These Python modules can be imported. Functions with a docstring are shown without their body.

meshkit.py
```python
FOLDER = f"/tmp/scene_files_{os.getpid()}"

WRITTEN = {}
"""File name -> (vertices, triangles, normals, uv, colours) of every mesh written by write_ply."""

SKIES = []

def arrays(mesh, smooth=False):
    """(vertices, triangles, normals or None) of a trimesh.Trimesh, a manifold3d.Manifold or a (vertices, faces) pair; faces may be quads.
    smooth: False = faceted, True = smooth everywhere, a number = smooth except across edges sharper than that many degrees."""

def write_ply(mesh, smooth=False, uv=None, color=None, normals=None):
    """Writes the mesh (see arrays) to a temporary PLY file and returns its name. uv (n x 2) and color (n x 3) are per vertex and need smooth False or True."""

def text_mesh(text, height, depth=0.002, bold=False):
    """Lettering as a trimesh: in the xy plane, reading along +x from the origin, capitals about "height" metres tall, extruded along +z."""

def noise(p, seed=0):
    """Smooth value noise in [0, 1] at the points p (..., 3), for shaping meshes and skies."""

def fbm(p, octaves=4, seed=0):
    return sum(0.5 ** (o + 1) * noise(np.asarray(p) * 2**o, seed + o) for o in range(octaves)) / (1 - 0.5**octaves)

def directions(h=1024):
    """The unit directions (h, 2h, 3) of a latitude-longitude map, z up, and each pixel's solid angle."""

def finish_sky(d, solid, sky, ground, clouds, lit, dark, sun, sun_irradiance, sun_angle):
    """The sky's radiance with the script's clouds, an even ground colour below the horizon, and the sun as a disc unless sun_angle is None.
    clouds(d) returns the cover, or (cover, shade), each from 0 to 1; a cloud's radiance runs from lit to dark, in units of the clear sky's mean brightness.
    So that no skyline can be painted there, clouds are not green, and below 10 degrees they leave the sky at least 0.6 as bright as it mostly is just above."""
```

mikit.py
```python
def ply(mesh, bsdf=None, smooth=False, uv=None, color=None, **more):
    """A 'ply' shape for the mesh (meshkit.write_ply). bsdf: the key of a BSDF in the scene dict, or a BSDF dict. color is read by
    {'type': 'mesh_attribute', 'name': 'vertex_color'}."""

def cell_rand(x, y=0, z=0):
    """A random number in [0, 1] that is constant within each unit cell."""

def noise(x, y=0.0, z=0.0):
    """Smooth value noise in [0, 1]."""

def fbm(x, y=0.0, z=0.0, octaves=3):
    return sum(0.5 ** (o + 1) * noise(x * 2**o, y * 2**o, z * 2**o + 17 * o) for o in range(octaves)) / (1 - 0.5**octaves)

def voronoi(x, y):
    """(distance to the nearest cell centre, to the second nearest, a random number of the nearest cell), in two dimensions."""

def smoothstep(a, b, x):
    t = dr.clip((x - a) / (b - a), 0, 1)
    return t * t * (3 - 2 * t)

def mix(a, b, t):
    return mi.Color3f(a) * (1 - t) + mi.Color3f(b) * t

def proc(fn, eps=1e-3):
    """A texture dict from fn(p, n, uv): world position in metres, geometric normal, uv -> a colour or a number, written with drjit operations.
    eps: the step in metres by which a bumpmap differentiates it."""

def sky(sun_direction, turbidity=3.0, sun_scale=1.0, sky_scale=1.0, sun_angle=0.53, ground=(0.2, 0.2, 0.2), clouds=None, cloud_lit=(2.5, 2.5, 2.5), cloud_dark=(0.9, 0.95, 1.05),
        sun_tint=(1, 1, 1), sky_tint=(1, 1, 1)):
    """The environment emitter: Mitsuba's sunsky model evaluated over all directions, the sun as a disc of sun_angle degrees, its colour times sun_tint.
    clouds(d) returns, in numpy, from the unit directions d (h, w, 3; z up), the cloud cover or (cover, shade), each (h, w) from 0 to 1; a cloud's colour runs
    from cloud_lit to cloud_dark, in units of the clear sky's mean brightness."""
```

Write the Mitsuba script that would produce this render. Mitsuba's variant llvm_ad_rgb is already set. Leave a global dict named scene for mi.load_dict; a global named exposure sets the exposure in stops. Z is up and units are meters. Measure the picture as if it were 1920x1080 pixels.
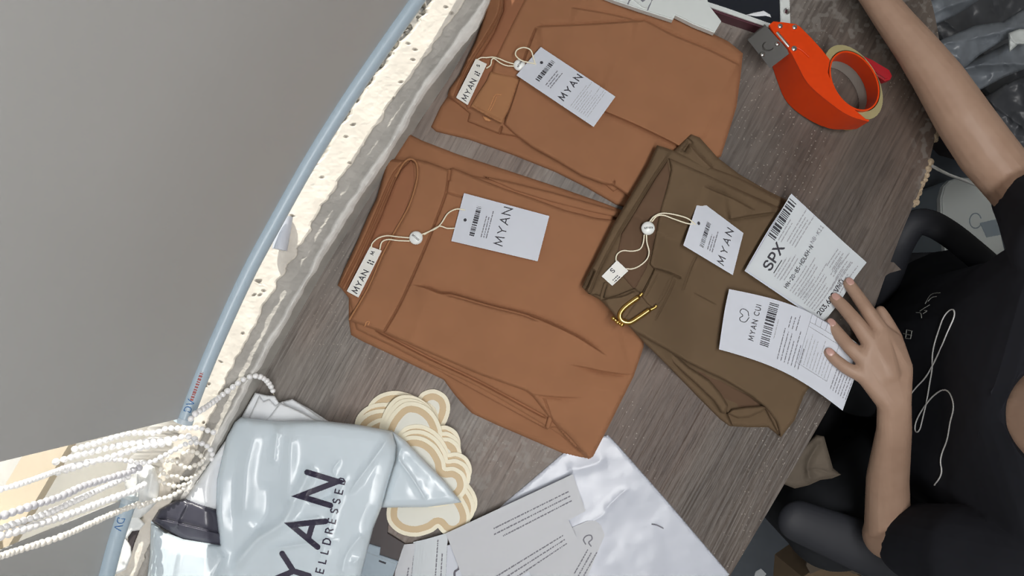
import math, random
import numpy as np, trimesh, manifold3d as m3, shapely, drjit as dr, mitsuba as mi
import shapely.affinity
from shapely.geometry import Polygon, LineString, Point
from scipy.spatial import Delaunay
import mikit, meshkit

random.seed(7); np.random.seed(7)
T4 = mi.ScalarTransform4f
scene, labels = {"type": "scene"}, {}

# ------------------------------------------------------------------ camera, light, exposure
H, F = 0.95, 1450.0                       # lens height over the table, focal length in pixels
TILT = math.atan(95 / F)
FWD = np.array([0, math.sin(TILT), -math.cos(TILT)]); UP = np.array([0, math.cos(TILT), math.sin(TILT)]); RIGHT = np.array([1.0, 0, 0])
scene["camera"] = {"type": "perspective", "fov": math.degrees(2 * math.atan(960 / F)), "fov_axis": "x", "near_clip": 0.02, "far_clip": 200.0,
                   "to_world": T4().look_at(origin=[0, 0, H], target=[float(v) for v in np.array([0, 0, H]) + FWD], up=[float(v) for v in UP])}
exposure = 0.0
E1 = np.array([0.49, 0.872, 0.0]); E1 /= np.linalg.norm(E1)       # along the window wall
E2 = np.array([E1[1], -E1[0], 0.0])                                 # from the window into the room
SUN = -0.78 * E2 + 0.95 * E1 + np.array([0, 0, 0.60])
scene["sky"] = mikit.sky(SUN, turbidity=4.0, sun_scale=5.0, sky_scale=1.4, ground=(0.45, 0.43, 0.4), sun_tint=(0.78, 0.98, 1.38))
LAMP_AT = np.array([0.24, -0.22, 1.50]); LAMP_E = 27.0


def W(px, py, z=0.0):
    """Points at height z under the photograph's pixels (authoring helper: metres, z up)."""
    px, py, z = np.broadcast_arrays(np.asarray(px, float), np.asarray(py, float), np.asarray(z, float))
    d = FWD * F + RIGHT * (px - 960)[..., None] - UP * (py - 540)[..., None]
    t = (z - H) / d[..., 2]
    p = d * t[..., None]
    p[..., 2] = z
    return p


# ------------------------------------------------------------------ materials
def srgb(r, g, b):
    return [((c / 255) / 12.92 if c / 255 < 0.04045 else ((c / 255 + 0.055) / 1.055) ** 2.4) for c in (r, g, b)]


def rgb(c):
    return {"type": "rgb", "value": [float(v) for v in c]}


def mat(name, color, rough=0.6, metallic=0.0, spec=0.5, bump=None, bump_scale=0.0, **kw):
    col = mikit.proc(color) if callable(color) else (color if isinstance(color, dict) else rgb(color))
    b = {"type": "principled", "base_color": col, "roughness": rough, "metallic": metallic, "specular": spec, **kw}
    if bump is not None:
        b = {"type": "bumpmap", "arbitrary": mikit.proc(bump, eps=4e-4), "scale": bump_scale, "bsdf": b}
    scene["mat_" + name] = {"type": "twosided", "bsdf": b}
    return "mat_" + name


_wd = (float(E1[0]), float(E1[1]))


def wood_st(p):
    s = p.x * _wd[0] + p.y * _wd[1]
    t = p.x * _wd[1] - p.y * _wd[0]
    return s, t + 0.004 * mikit.noise(s * 9, t * 14)


def wood(p, n, uv):
    s, t = wood_st(p)
    g = mikit.fbm(t * 420, s * 34, octaves=3)
    broad = mikit.fbm(t * 34, s * 6 + 5, octaves=3)
    c = mikit.mix((0.134, 0.119, 0.108), (0.262, 0.238, 0.217), mikit.smoothstep(0.15, 0.9, 0.42 * g + 0.58 * broad))
    dark = mikit.smoothstep(0.70, 0.80, mikit.noise(t * 480 + 3, s * 22))
    c = mikit.mix(c, (0.055, 0.042, 0.037), 0.3 * dark)
    red = mikit.smoothstep(0.4, 0.7, mikit.fbm(t * 9 + 2, s * 4, octaves=2))
    c = mikit.mix(c, c * mi.Color3f(1.08, 0.95, 0.9), red)
    wear_falloff = mikit.smoothstep(0.02, 0.21, t + 0.10 * (mikit.fbm(p.x * 8, p.y * 8, octaves=3) - 0.5))
    c = c * mikit.mix((1.0, 1.0, 1.0), (0.47, 0.42, 0.39), wear_falloff)        # light falloff over the working side painted in, together with browner grimy wear
    d1, d2, rnd = mikit.voronoi(p.x * 230, p.y * 230)
    fl = (1 - mikit.smoothstep(0.10, 0.22, d1)) * mikit.smoothstep(0.84, 0.90, rnd) * mikit.smoothstep(0.46, 0.66, mikit.noise(p.x * 9, p.y * 9, 8.0))
    scuff = mikit.smoothstep(0.52, 0.72, mikit.fbm(p.x * 150, p.y * 150, octaves=2)) * mikit.smoothstep(0.55, 0.72, mikit.noise(p.x * 7 + 4, p.y * 7 + 2, 5.0))
    c = mikit.mix(c, (0.27, 0.255, 0.235), 0.35 * scuff)
    return mikit.mix(c, (0.36, 0.325, 0.28), 0.6 * fl)


def wood_bump(p, n, uv):
    s, t = wood_st(p)
    return mikit.fbm(t * 480, s * 16, octaves=2) + 0.8 * mikit.fbm(p.x * 140, p.y * 140, octaves=2)


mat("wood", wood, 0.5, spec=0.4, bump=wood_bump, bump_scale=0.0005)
mat("chip", lambda p, n, uv: mikit.mix((0.20, 0.14, 0.09), (0.52, 0.42, 0.29), mikit.noise(p.x * 500, p.y * 500, p.z * 500)), 0.9)


def weave(base, k=0.10):
    b = mi.Color3f(*base)

    def fn(p, n, uv):
        return b * (1 - k + 2 * k * mikit.fbm(p.x * 26, p.y * 26, p.z * 26, octaves=3))
    return fn


def cloth_bump(p, n, uv):
    return mikit.noise(p.x * 1900, p.y * 1900, p.z * 900) + 1.3 * mikit.noise(p.x * 120, p.y * 120, p.z * 60)


ORANGE, BROWN = (0.300, 0.140, 0.072), (0.130, 0.087, 0.051)
mat("orange", weave(ORANGE), 0.9, spec=0.25, bump=cloth_bump, bump_scale=0.00012, sheen=0.25)
mat("orange_light", weave((0.345, 0.167, 0.080)), 0.9, spec=0.25, sheen=0.25)
mat("orange_lining", weave((0.285, 0.125, 0.066)), 0.9, spec=0.25)  # the orange fabric toned slightly darker for the shade inside the waist
mat("orange_thread", (0.52, 0.25, 0.11), 0.8)
mat("brown", weave(BROWN), 0.9, spec=0.25, bump=cloth_bump, bump_scale=0.00012, sheen=0.2)
mat("brown_lining", weave((0.12, 0.072, 0.045)), 0.9, spec=0.2)
mat("paper", (0.57, 0.60, 0.665), 0.55, spec=0.3)
mat("paper_cool", (0.58, 0.62, 0.65), 0.6, spec=0.3)
mat("paper_grey", (0.53, 0.545, 0.575), 0.6, spec=0.3)
mat("satin_label", (0.72, 0.72, 0.68), 0.5)
mat("ink", (0.045, 0.045, 0.055), 0.6, spec=0.2)
mat("ink_grey", (0.20, 0.20, 0.23), 0.7, spec=0.2)
mat("ink_pale", (0.36, 0.37, 0.40), 0.7, spec=0.2)
mat("ink_blue", (0.06, 0.16, 0.36), 0.6)
mat("ink_red", (0.33, 0.10, 0.10), 0.6)
mat("ink_violet", (0.035, 0.03, 0.055), 0.35)
mat("string", (0.80, 0.76, 0.60), 0.8)
mat("bead_plastic", (0.80, 0.83, 0.82), 0.3)
mat("gold", (0.62, 0.40, 0.12), 0.28, metallic=1.0)
mat("chrome", (0.75, 0.75, 0.74), 0.22, metallic=1.0)
mat("red_plastic", (0.66, 0.052, 0.006), 0.28, spec=0.22)
mat("dark_red_plastic", (0.36, 0.012, 0.02), 0.3)
mat("blade_steel", weave((0.045, 0.043, 0.039), 0.3), 0.5, metallic=0.0)
mat("tape", (0.33, 0.29, 0.15), 0.25, spec=0.5)
mat("cardboard_core", (0.42, 0.40, 0.36), 0.8)
mat("blind_fabric", lambda p, n, uv: mi.Color3f(0.45, 0.452, 0.445) * (0.97 + 0.06 * mikit.fbm(p.x * 7, p.y * 7, p.z * 7, octaves=2)), 0.55, spec=0.35)
mat("blind_bar", (0.40, 0.50, 0.58), 0.35, spec=0.5)
mat("bar_cap", (0.50, 0.58, 0.64), 0.4)
mat("plaster", {"type": "mesh_attribute", "name": "vertex_color"}, 0.95, spec=0.1)
mat("wall", (0.62, 0.61, 0.58), 0.9)
mat("ceiling", (0.72, 0.72, 0.70), 0.9)
mat("frame_cream", (0.80, 0.70, 0.56), 0.6)
mat("outside", (0.86, 0.86, 0.84), 0.95)
mat("rubble", lambda p, n, uv: mikit.mix((0.03, 0.028, 0.022), (0.30, 0.28, 0.24), mikit.noise(p.x * 300, p.y * 300, p.z * 300)), 0.9)


def tile(p, n, uv):
    return mi.Color3f(0.085, 0.10, 0.12) * (0.75 + 0.5 * mikit.fbm(p.x * 14, p.y * 14, octaves=4))


mat("floor", tile, 0.35, spec=0.5)
mat("poly_blue", (0.58, 0.66, 0.715), 0.25, spec=0.5)
mat("poly_white", (0.74, 0.77, 0.80), 0.3, spec=0.5)
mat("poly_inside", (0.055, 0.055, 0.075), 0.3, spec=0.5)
mat("poly_sheet", (0.50, 0.53, 0.60), 0.30, spec=0.5, bump=lambda p, n, uv: mikit.fbm(p.x * 26, p.y * 26, octaves=3), bump_scale=0.0011)
mat("poly_grey", weave((0.17, 0.19, 0.215), 0.35), 0.35, spec=0.5)
mat("poly_grey_dark", weave((0.075, 0.08, 0.09), 0.35), 0.4, spec=0.5)
mat("cream_card", (0.78, 0.73, 0.57), 0.45)
mat("tan_card", (0.56, 0.43, 0.26), 0.5)
mat("ivory_card", (0.68, 0.68, 0.61), 0.45)
mat("box_blue", (0.30, 0.37, 0.43), 0.5)
mat("box_dark", (0.05, 0.04, 0.042), 0.5)
mat("pearl", (0.86, 0.86, 0.87), 0.18, spec=0.6, clearcoat=0.5)
mat("pearl_grey", (0.50, 0.50, 0.54), 0.18, spec=0.6)
mat("pearl_cream", (0.80, 0.77, 0.71), 0.2, spec=0.6)
mat("ribbon", (0.78, 0.79, 0.78), 0.5)
mat("white_plastic", (0.62, 0.66, 0.65), 0.4)
mat("grey_plastic", (0.27, 0.325, 0.37), 0.45)
mat("maroon", (0.085, 0.022, 0.035), 0.4)
mat("screen", (0.018, 0.021, 0.028), 0.12)
mat("black_leather", (0.024, 0.026, 0.033), 0.6, spec=0.4)
mat("black_cotton", weave((0.015, 0.016, 0.021), 0.2), 0.9, spec=0.2)
mat("black_trousers", weave((0.022, 0.024, 0.028), 0.2), 0.9, spec=0.2)
mat("print_grey", (0.30, 0.31, 0.29), 0.7)
mat("cord", (0.66, 0.66, 0.64), 0.7)


def skin(p, n, uv):
    return mikit.mix((0.37, 0.245, 0.178), (0.315, 0.198, 0.14), mikit.fbm(p.x * 60, p.y * 60, p.z * 60, octaves=3))


mat("skin", skin, 0.5, spec=0.35)
mat("nail", (0.47, 0.28, 0.24), 0.3)
mat("hair", (0.012, 0.010, 0.009), 0.5)
mat("eye_white", (0.75, 0.74, 0.72), 0.3)
mat("lips", (0.33, 0.12, 0.11), 0.5)
mat("taupe", weave((0.13, 0.105, 0.08), 0.25), 0.85)
mat("carton", (0.20, 0.14, 0.085), 0.8)

# ------------------------------------------------------------------ entries
def num(name):
    if name not in scene and not any(k.startswith(name + "__") for k in scene) and name not in labels:
        return name
    i = 1
    while True:
        k = f"{name}_{i:03d}"
        if k not in scene and k not in labels and not any(q.startswith(k + "__") for q in scene):
            return k
        i += 1


def tag(key, label=None, cat=None, group=None, kind=None):
    d = labels.setdefault(key, {})
    for a, b in (("label", label), ("category", cat), ("group", group), ("kind", kind)):
        if b:
            d[a] = b
    return key


def thing(name, label, cat, group=None):
    return tag(num(name), label, cat, group)


def put(name, mesh, m, parent=None, smooth=False, label=None, cat=None, group=None, kind=None, **kw):
    key = num(f"{parent}__{name}" if parent else name)
    scene[key] = mikit.ply(mesh, m, smooth=smooth, **kw)
    if label or cat or group or kind:
        tag(key, label, cat, group, kind)
    return key


# ------------------------------------------------------------------ geometry helpers
def poly(pts, smooth=0):
    p = np.asarray(pts, float)
    for _ in range(smooth):
        q = np.roll(p, -1, 0)
        p = np.stack([0.75 * p + 0.25 * q, 0.25 * p + 0.75 * q], 1).reshape(-1, 2)
    g = Polygon(p)
    if not g.is_valid:
        g = g.buffer(0)
        if g.geom_type != "Polygon":
            g = max(g.geoms, key=lambda a: a.area)
    return g


def curve(pts, n=None, step=3.0):
    """Catmull-Rom through the points (any dimension)."""
    p = np.asarray(pts, float)
    if len(p) == 2:
        k = n or 12
        return p[0] + (p[1] - p[0]) * np.linspace(0, 1, k)[:, None]
    q = np.vstack([2 * p[0] - p[1], p, 2 * p[-1] - p[-2]])
    out = []
    for i in range(1, len(q) - 2):
        k = n or max(2, int(np.linalg.norm(q[i + 1][:2] - q[i][:2]) / step))
        t = np.linspace(0, 1, k, endpoint=False)[:, None]
        a, b, c, d = q[i - 1], q[i], q[i + 1], q[i + 2]
        out.append(0.5 * (2 * b + (c - a) * t + (2 * a - 5 * b + 4 * c - d) * t ** 2 + (3 * b - a - 3 * c + d) * t ** 3))
    out.append(q[-2][None])
    return np.vstack(out)


def tube(points, r, sides=8, closed_ends=True):
    p = np.asarray(points, float)
    t = np.gradient(p, axis=0)
    t /= np.linalg.norm(t, axis=1, keepdims=True) + 1e-12
    a = np.zeros_like(p)
    ref = np.array([0, 0, 1.0]) if abs(t[0, 2]) < 0.9 else np.array([1.0, 0, 0])
    prev = np.cross(t[0], ref)
    for i in range(len(p)):
        prev = prev - t[i] * (prev @ t[i])
        prev /= np.linalg.norm(prev) + 1e-12
        a[i] = prev
    b = np.cross(t, a)
    ang = np.arange(sides) * 2 * np.pi / sides
    r = np.broadcast_to(np.asarray(r, float), (len(p),))
    v = p[:, None] + r[:, None, None] * (np.cos(ang)[None, :, None] * a[:, None] + np.sin(ang)[None, :, None] * b[:, None])
    n = len(p)
    f = []
    for i in range(n - 1):
        for j in range(sides):
            k = (j + 1) % sides
            f += [[i * sides + j, i * sides + k, (i + 1) * sides + k], [i * sides + j, (i + 1) * sides + k, (i + 1) * sides + j]]
    v = v.reshape(-1, 3)
    if closed_ends:
        v = np.vstack([v, p[0], p[-1]])
        for j in range(sides):
            k = (j + 1) % sides
            f += [[n * sides, k, j], [n * sides + 1, (n - 1) * sides + j, (n - 1) * sides + k]]
    return trimesh.Trimesh(v, f, process=False)


def polydist(pts, line):
    """(signed distance, left positive in y-down pixels flipped sign; parameter 0..1) of points to a polyline."""
    L = np.asarray(line, float)
    seg = L[1:] - L[:-1]
    ln = np.linalg.norm(seg, axis=1)
    cum = np.concatenate([[0], np.cumsum(ln)])
    best = np.full(len(pts), 1e9); sg = np.zeros(len(pts)); par = np.zeros(len(pts))
    for i in range(len(seg)):
        d = pts - L[i]
        t = np.clip((d @ seg[i]) / (ln[i] ** 2 + 1e-9), 0, 1)
        e = d - t[:, None] * seg[i]
        dist = np.linalg.norm(e, axis=1)
        m = dist < best
        cr = seg[i][0] * d[:, 1] - seg[i][1] * d[:, 0]
        best = np.where(m, dist, best); sg = np.where(m, np.sign(cr), sg); par = np.where(m, (cum[i] + t * ln[i]) / cum[-1], par)
    return best * sg, par


def sstep(a, b, x):
    t = np.clip((x - a) / (b - a), 0, 1)
    return t * t * (3 - 2 * t)


def fold(line, h, w=18, ends=0.15, sharp=2.2):
    """A crease: the cloth stands h metres higher on the right-hand side of the line (walking it, y down) and sinks back over w pixels."""
    ln = curve(line)

    def fn(p):
        s, t = polydist(p, ln)
        tp = sstep(0, max(ends, 1e-3), t) * sstep(0, max(ends, 1e-3), 1 - t) if ends > 0 else 1.0
        return 2.1 * h * tp * sstep(-sharp * 0.4, sharp * 0.6, s) * np.exp(-np.maximum(s, 0) / w) - 0.9 * abs(h) * tp * np.exp(-((s + 1.8) / 2.4) ** 2)
    fn.line = ln
    return fn


def groove(line, depth, w=2.0, ends=0.05):
    ln = curve(line)

    def fn(p):
        s, t = polydist(p, ln)
        return -3.0 * depth * np.exp(-(s / (0.8 * w)) ** 2) * sstep(0, max(ends, 1e-3), t) * sstep(0, max(ends, 1e-3), 1 - t)
    fn.line = ln
    return fn


def ridge(line, h, w=10, ends=0.2):
    return groove(line, -h / 4.0, w, ends)


def sheet(outline, z, thick, edge=6.0, step=5.0, feats=(), noise=0.0, nscale=40.0, smooth=0, seed=0, lift=None):
    """A soft flat piece: a closed mesh with rounded edges over the outline (pixels), its underside at height z (a number or fn of pixel points)."""
    g = poly(outline, smooth) if not isinstance(outline, Polygon) else outline
    zf = z if callable(z) else (lambda p: np.full(len(p), float(z)))
    bd = g.exterior
    nb = max(12, int(bd.length / (step * 0.7)))
    B = np.array([bd.interpolate(i / nb, normalized=True).coords[0] for i in range(nb)])
    # keep true corners
    crn = np.array(bd.coords)[:-1]
    for c in crn if len(crn) < 60 else []:
        j = np.argmin(np.linalg.norm(B - c, axis=1)); B[j] = c
    rings = []
    for k in (0.15, 0.45, 1.0):
        q = g.buffer(-edge * k)
        for h in getattr(q, "geoms", [q]):
            if h.is_empty:
                continue
            m = max(6, int(h.exterior.length / step))
            rings.append(np.array([h.exterior.interpolate(i / m, normalized=True).coords[0] for i in range(m)]))
    x0, y0, x1, y1 = g.bounds
    gx, gy = np.meshgrid(np.arange(x0, x1, step), np.arange(y0, y1, step * 0.866))
    gx = gx + (np.arange(gx.shape[0]) % 2)[:, None] * step / 2
    G = np.stack([gx.ravel(), gy.ravel()], 1)
    extra = []
    for ft in feats:
        ln = getattr(ft, "line", None)
        if ln is None:
            continue
        tt = np.gradient(ln, axis=0); tt /= np.linalg.norm(tt, axis=1, keepdims=True) + 1e-9
        nn = np.stack([-tt[:, 1], tt[:, 0]], 1)
        for o in (-4.0, -2.4, -1.1, 0.0, 1.1, 2.4, 4.2):
            extra.append(ln + nn * o)
    E = np.vstack(extra) if extra else np.zeros((0, 2))
    inner = g.buffer(-edge * 1.05)
    if len(E):
        from scipy.spatial import cKDTree
        d, _ = cKDTree(E).query(G); G = G[d > step * 0.6]
        E = E[shapely.contains_xy(g.buffer(-edge * 0.5), E[:, 0], E[:, 1])]
    if not inner.is_empty:
        G = G[shapely.contains_xy(inner, G[:, 0], G[:, 1])]
    else:
        G = np.zeros((0, 2))
    P = np.vstack([B] + rings + [G, E])
    P = P + np.vstack([np.zeros((len(B), 2)), (np.random.RandomState(seed + 3).rand(len(P) - len(B), 2) - 0.5) * 0.02])
    _, ui = np.unique(np.round(P, 2), axis=0, return_index=True)
    ui = np.sort(ui); P = P[ui]; nbk = int((ui < len(B)).sum())
    tri = Delaunay(P).simplices
    c = P[tri].mean(1)
    tri = tri[shapely.contains_xy(g.buffer(0.05), c[:, 0], c[:, 1])]
    v0, v1, v2 = P[tri[:, 0]], P[tri[:, 1]], P[tri[:, 2]]
    cr = (v1 - v0)[:, 0] * (v2 - v0)[:, 1] - (v1 - v0)[:, 1] * (v2 - v0)[:, 0]
    tri = tri[np.abs(cr) > 1e-3]; cr = cr[np.abs(cr) > 1e-3]
    tri = np.where((cr > 0)[:, None], tri[:, ::-1], tri)            # pixels have y down: clockwise there is upward here
    d = shapely.distance(shapely.points(P), bd); d[:nbk] = 0
    prof = np.sqrt(np.clip(1 - (1 - np.clip(d / edge, 0, 1)) ** 2, 0, 1))
    base = zf(P)
    top = thick * prof
    fade = np.clip(d / max(edge, 1e-6), 0, 1)
    for ft in feats:
        top = top + ft(P) * np.clip(d / 2.0, 0, 1)
    if noise:
        q = np.column_stack([P / nscale, np.full(len(P), seed * 1.7)])
        top = top + noise * (meshkit.fbm(q, 3, seed) - 0.5) * fade
    top = np.maximum(top, 0.0003 * prof)
    if lift is not None:
        base = base + lift(P)
    V = np.vstack([W(P[:, 0], P[:, 1], base + top), W(P[:, 0], P[:, 1], base)])
    n = len(P)
    bot = tri[:, ::-1].copy()
    idx = np.arange(n, 2 * n); idx[:nbk] = np.arange(nbk)            # the rim is shared
    bot = idx[bot]
    m = trimesh.Trimesh(V, np.vstack([tri, bot]), process=False)
    m.remove_unreferenced_vertices()
    TOPS[id(m)] = (m, P, base + top)
    return m


TOPS = {}


def print_on(mesh, geom_px, step=5.0, lift=0.0007):
    """Flat print laid on the upper side of a sheet(); the shape in pixels."""
    from scipy.interpolate import LinearNDInterpolator, NearestNDInterpolator
    _, P, z = TOPS[id(mesh)]
    g = flat(geom_px)
    v, f = trimesh.remesh.subdivide_to_size(g.vertices, g.faces, step)
    zz = LinearNDInterpolator(P, z)(v[:, :2]); zz = np.where(np.isnan(zz), NearestNDInterpolator(P, z)(v[:, :2]), zz)
    m = trimesh.Trimesh(W(v[:, 0], v[:, 1], zz + lift), f[:, ::-1], process=False)
    m.update_faces(np.linalg.norm(np.cross(m.triangles[:, 1] - m.triangles[:, 0], m.triangles[:, 2] - m.triangles[:, 0]), axis=1) > 1e-12)
    return m


def plate(outline, z0, z1, smooth=0, inset=0.0, holes=()):
    """A rigid slab with upright sides between heights z0 and z1, its TOP outline given in pixels at z1 (a small chamfer on top)."""
    g = poly(outline, smooth)
    top = W(*np.array(g.exterior.coords).T[:2], z1)[:, :2]
    hs = [W(*np.array(poly(h).exterior.coords).T[:2], z1)[:, :2] for h in holes]
    P2 = Polygon(top, hs)
    if not P2.is_valid:
        P2 = P2.buffer(0)
    if inset <= 0:
        m = trimesh.creation.extrude_polygon(P2, z1 - z0, engine="earcut")
        m.apply_translation([0, 0, z0])
        return m
    a = trimesh.creation.extrude_polygon(P2, z1 - z0 - inset, engine="earcut"); a.apply_translation([0, 0, z0])
    q = P2.buffer(-inset)
    b = trimesh.creation.extrude_polygon(q if q.geom_type == "Polygon" else max(q.geoms, key=lambda s: s.area), inset, engine="earcut"); b.apply_translation([0, 0, z1 - inset])
    return trimesh.util.concatenate([a, b])


class Patch:
    """A sheet of paper over four edge curves (pixels): u along the top curve, v from the top curve to the bottom one; zf(u, v) its height."""

    def __init__(self, top, bottom, zf, thick=0.0004):
        self.a, self.b = (self._res(curve(c, step=2.0) if len(c) > 2 else np.array(c, float)) for c in (top, bottom))
        self.zf, self.thick = zf, thick
        q = self.pos(np.array([0, .5, 1, 0, .5, 1]), np.array([0, 0, 0, 1, 1, 1.]))
        self.lu = 0.5 * (np.linalg.norm(q[2] - q[0]) + np.linalg.norm(q[5] - q[3])); self.lv = 0.5 * (np.linalg.norm(q[3] - q[0]) + np.linalg.norm(q[5] - q[2]))

    @staticmethod
    def _res(c):
        d = np.concatenate([[0], np.cumsum(np.linalg.norm(np.diff(c, axis=0), axis=1))]); d /= d[-1]
        return lambda u: np.stack([np.interp(u, d, c[:, 0]), np.interp(u, d, c[:, 1])], -1)

    def pos(self, u, v, h=0.0):
        p = self.a(u) * (1 - v)[..., None] + self.b(u) * v[..., None]
        return W(p[..., 0], p[..., 1], self.zf(u, v) + h)

    def mesh(self, nu=24, nv=16):
        u, v = np.meshgrid(np.linspace(0, 1, nu), np.linspace(0, 1, nv))
        t, b = self.pos(u, v, self.thick).reshape(-1, 3), self.pos(u, v, 0).reshape(-1, 3)
        f = []
        N = nu * nv
        for j in range(nv - 1):
            for i in range(nu - 1):
                a = j * nu + i
                f += [[a, a + nu, a + 1], [a + 1, a + nu, a + nu + 1]]
                f += [[N + a, N + a + 1, N + a + nu], [N + a + 1, N + a + nu + 1, N + a + nu]]
        rim = [j for j in range(nu)] + [j * nu + nu - 1 for j in range(1, nv)] + [(nv - 1) * nu + i for i in range(nu - 2, -1, -1)] + [j * nu for j in range(nv - 2, 0, -1)]
        for a, b2 in zip(rim, rim[1:] + rim[:1]):
            f += [[a, b2, N + b2], [a, N + b2, N + a]]
        return trimesh.Trimesh(np.vstack([t, b]), f, process=False)

    def wrap(self, shp, u0, v0, along, lift=0.00035):
        """Flat print: a mesh in metres (x along the writing) laid on the paper; along = writing direction 'u+', 'u-', 'v+' or 'v-'."""
        x, y = shp.vertices[:, 0], shp.vertices[:, 1]
        du, dv = {"u+": (x, -y), "u-": (-x, y), "v+": (y, x), "v-": (-y, -x)}[along]
        m = shp.copy()
        m.vertices = self.pos(np.clip(u0 + du / self.lu, 0, 1), np.clip(v0 + dv / self.lv, 0, 1), self.thick + lift)
        return m


def flat(geom, seg=None):
    """A flat triangulated mesh of a shapely geometry."""
    ms = []
    for g in getattr(geom, "geoms", [geom]):
        if g.is_empty or g.area < 1e-12:
            continue
        v, f = trimesh.creation.triangulate_polygon(g, engine="earcut")
        ms.append(trimesh.Trimesh(np.column_stack([v, np.zeros(len(v))]), f, process=False))
    m = trimesh.util.concatenate(ms)
    up = m.face_normals[:, 2] < 0
    m.faces[up] = m.faces[up][:, ::-1]
    return m


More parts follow.
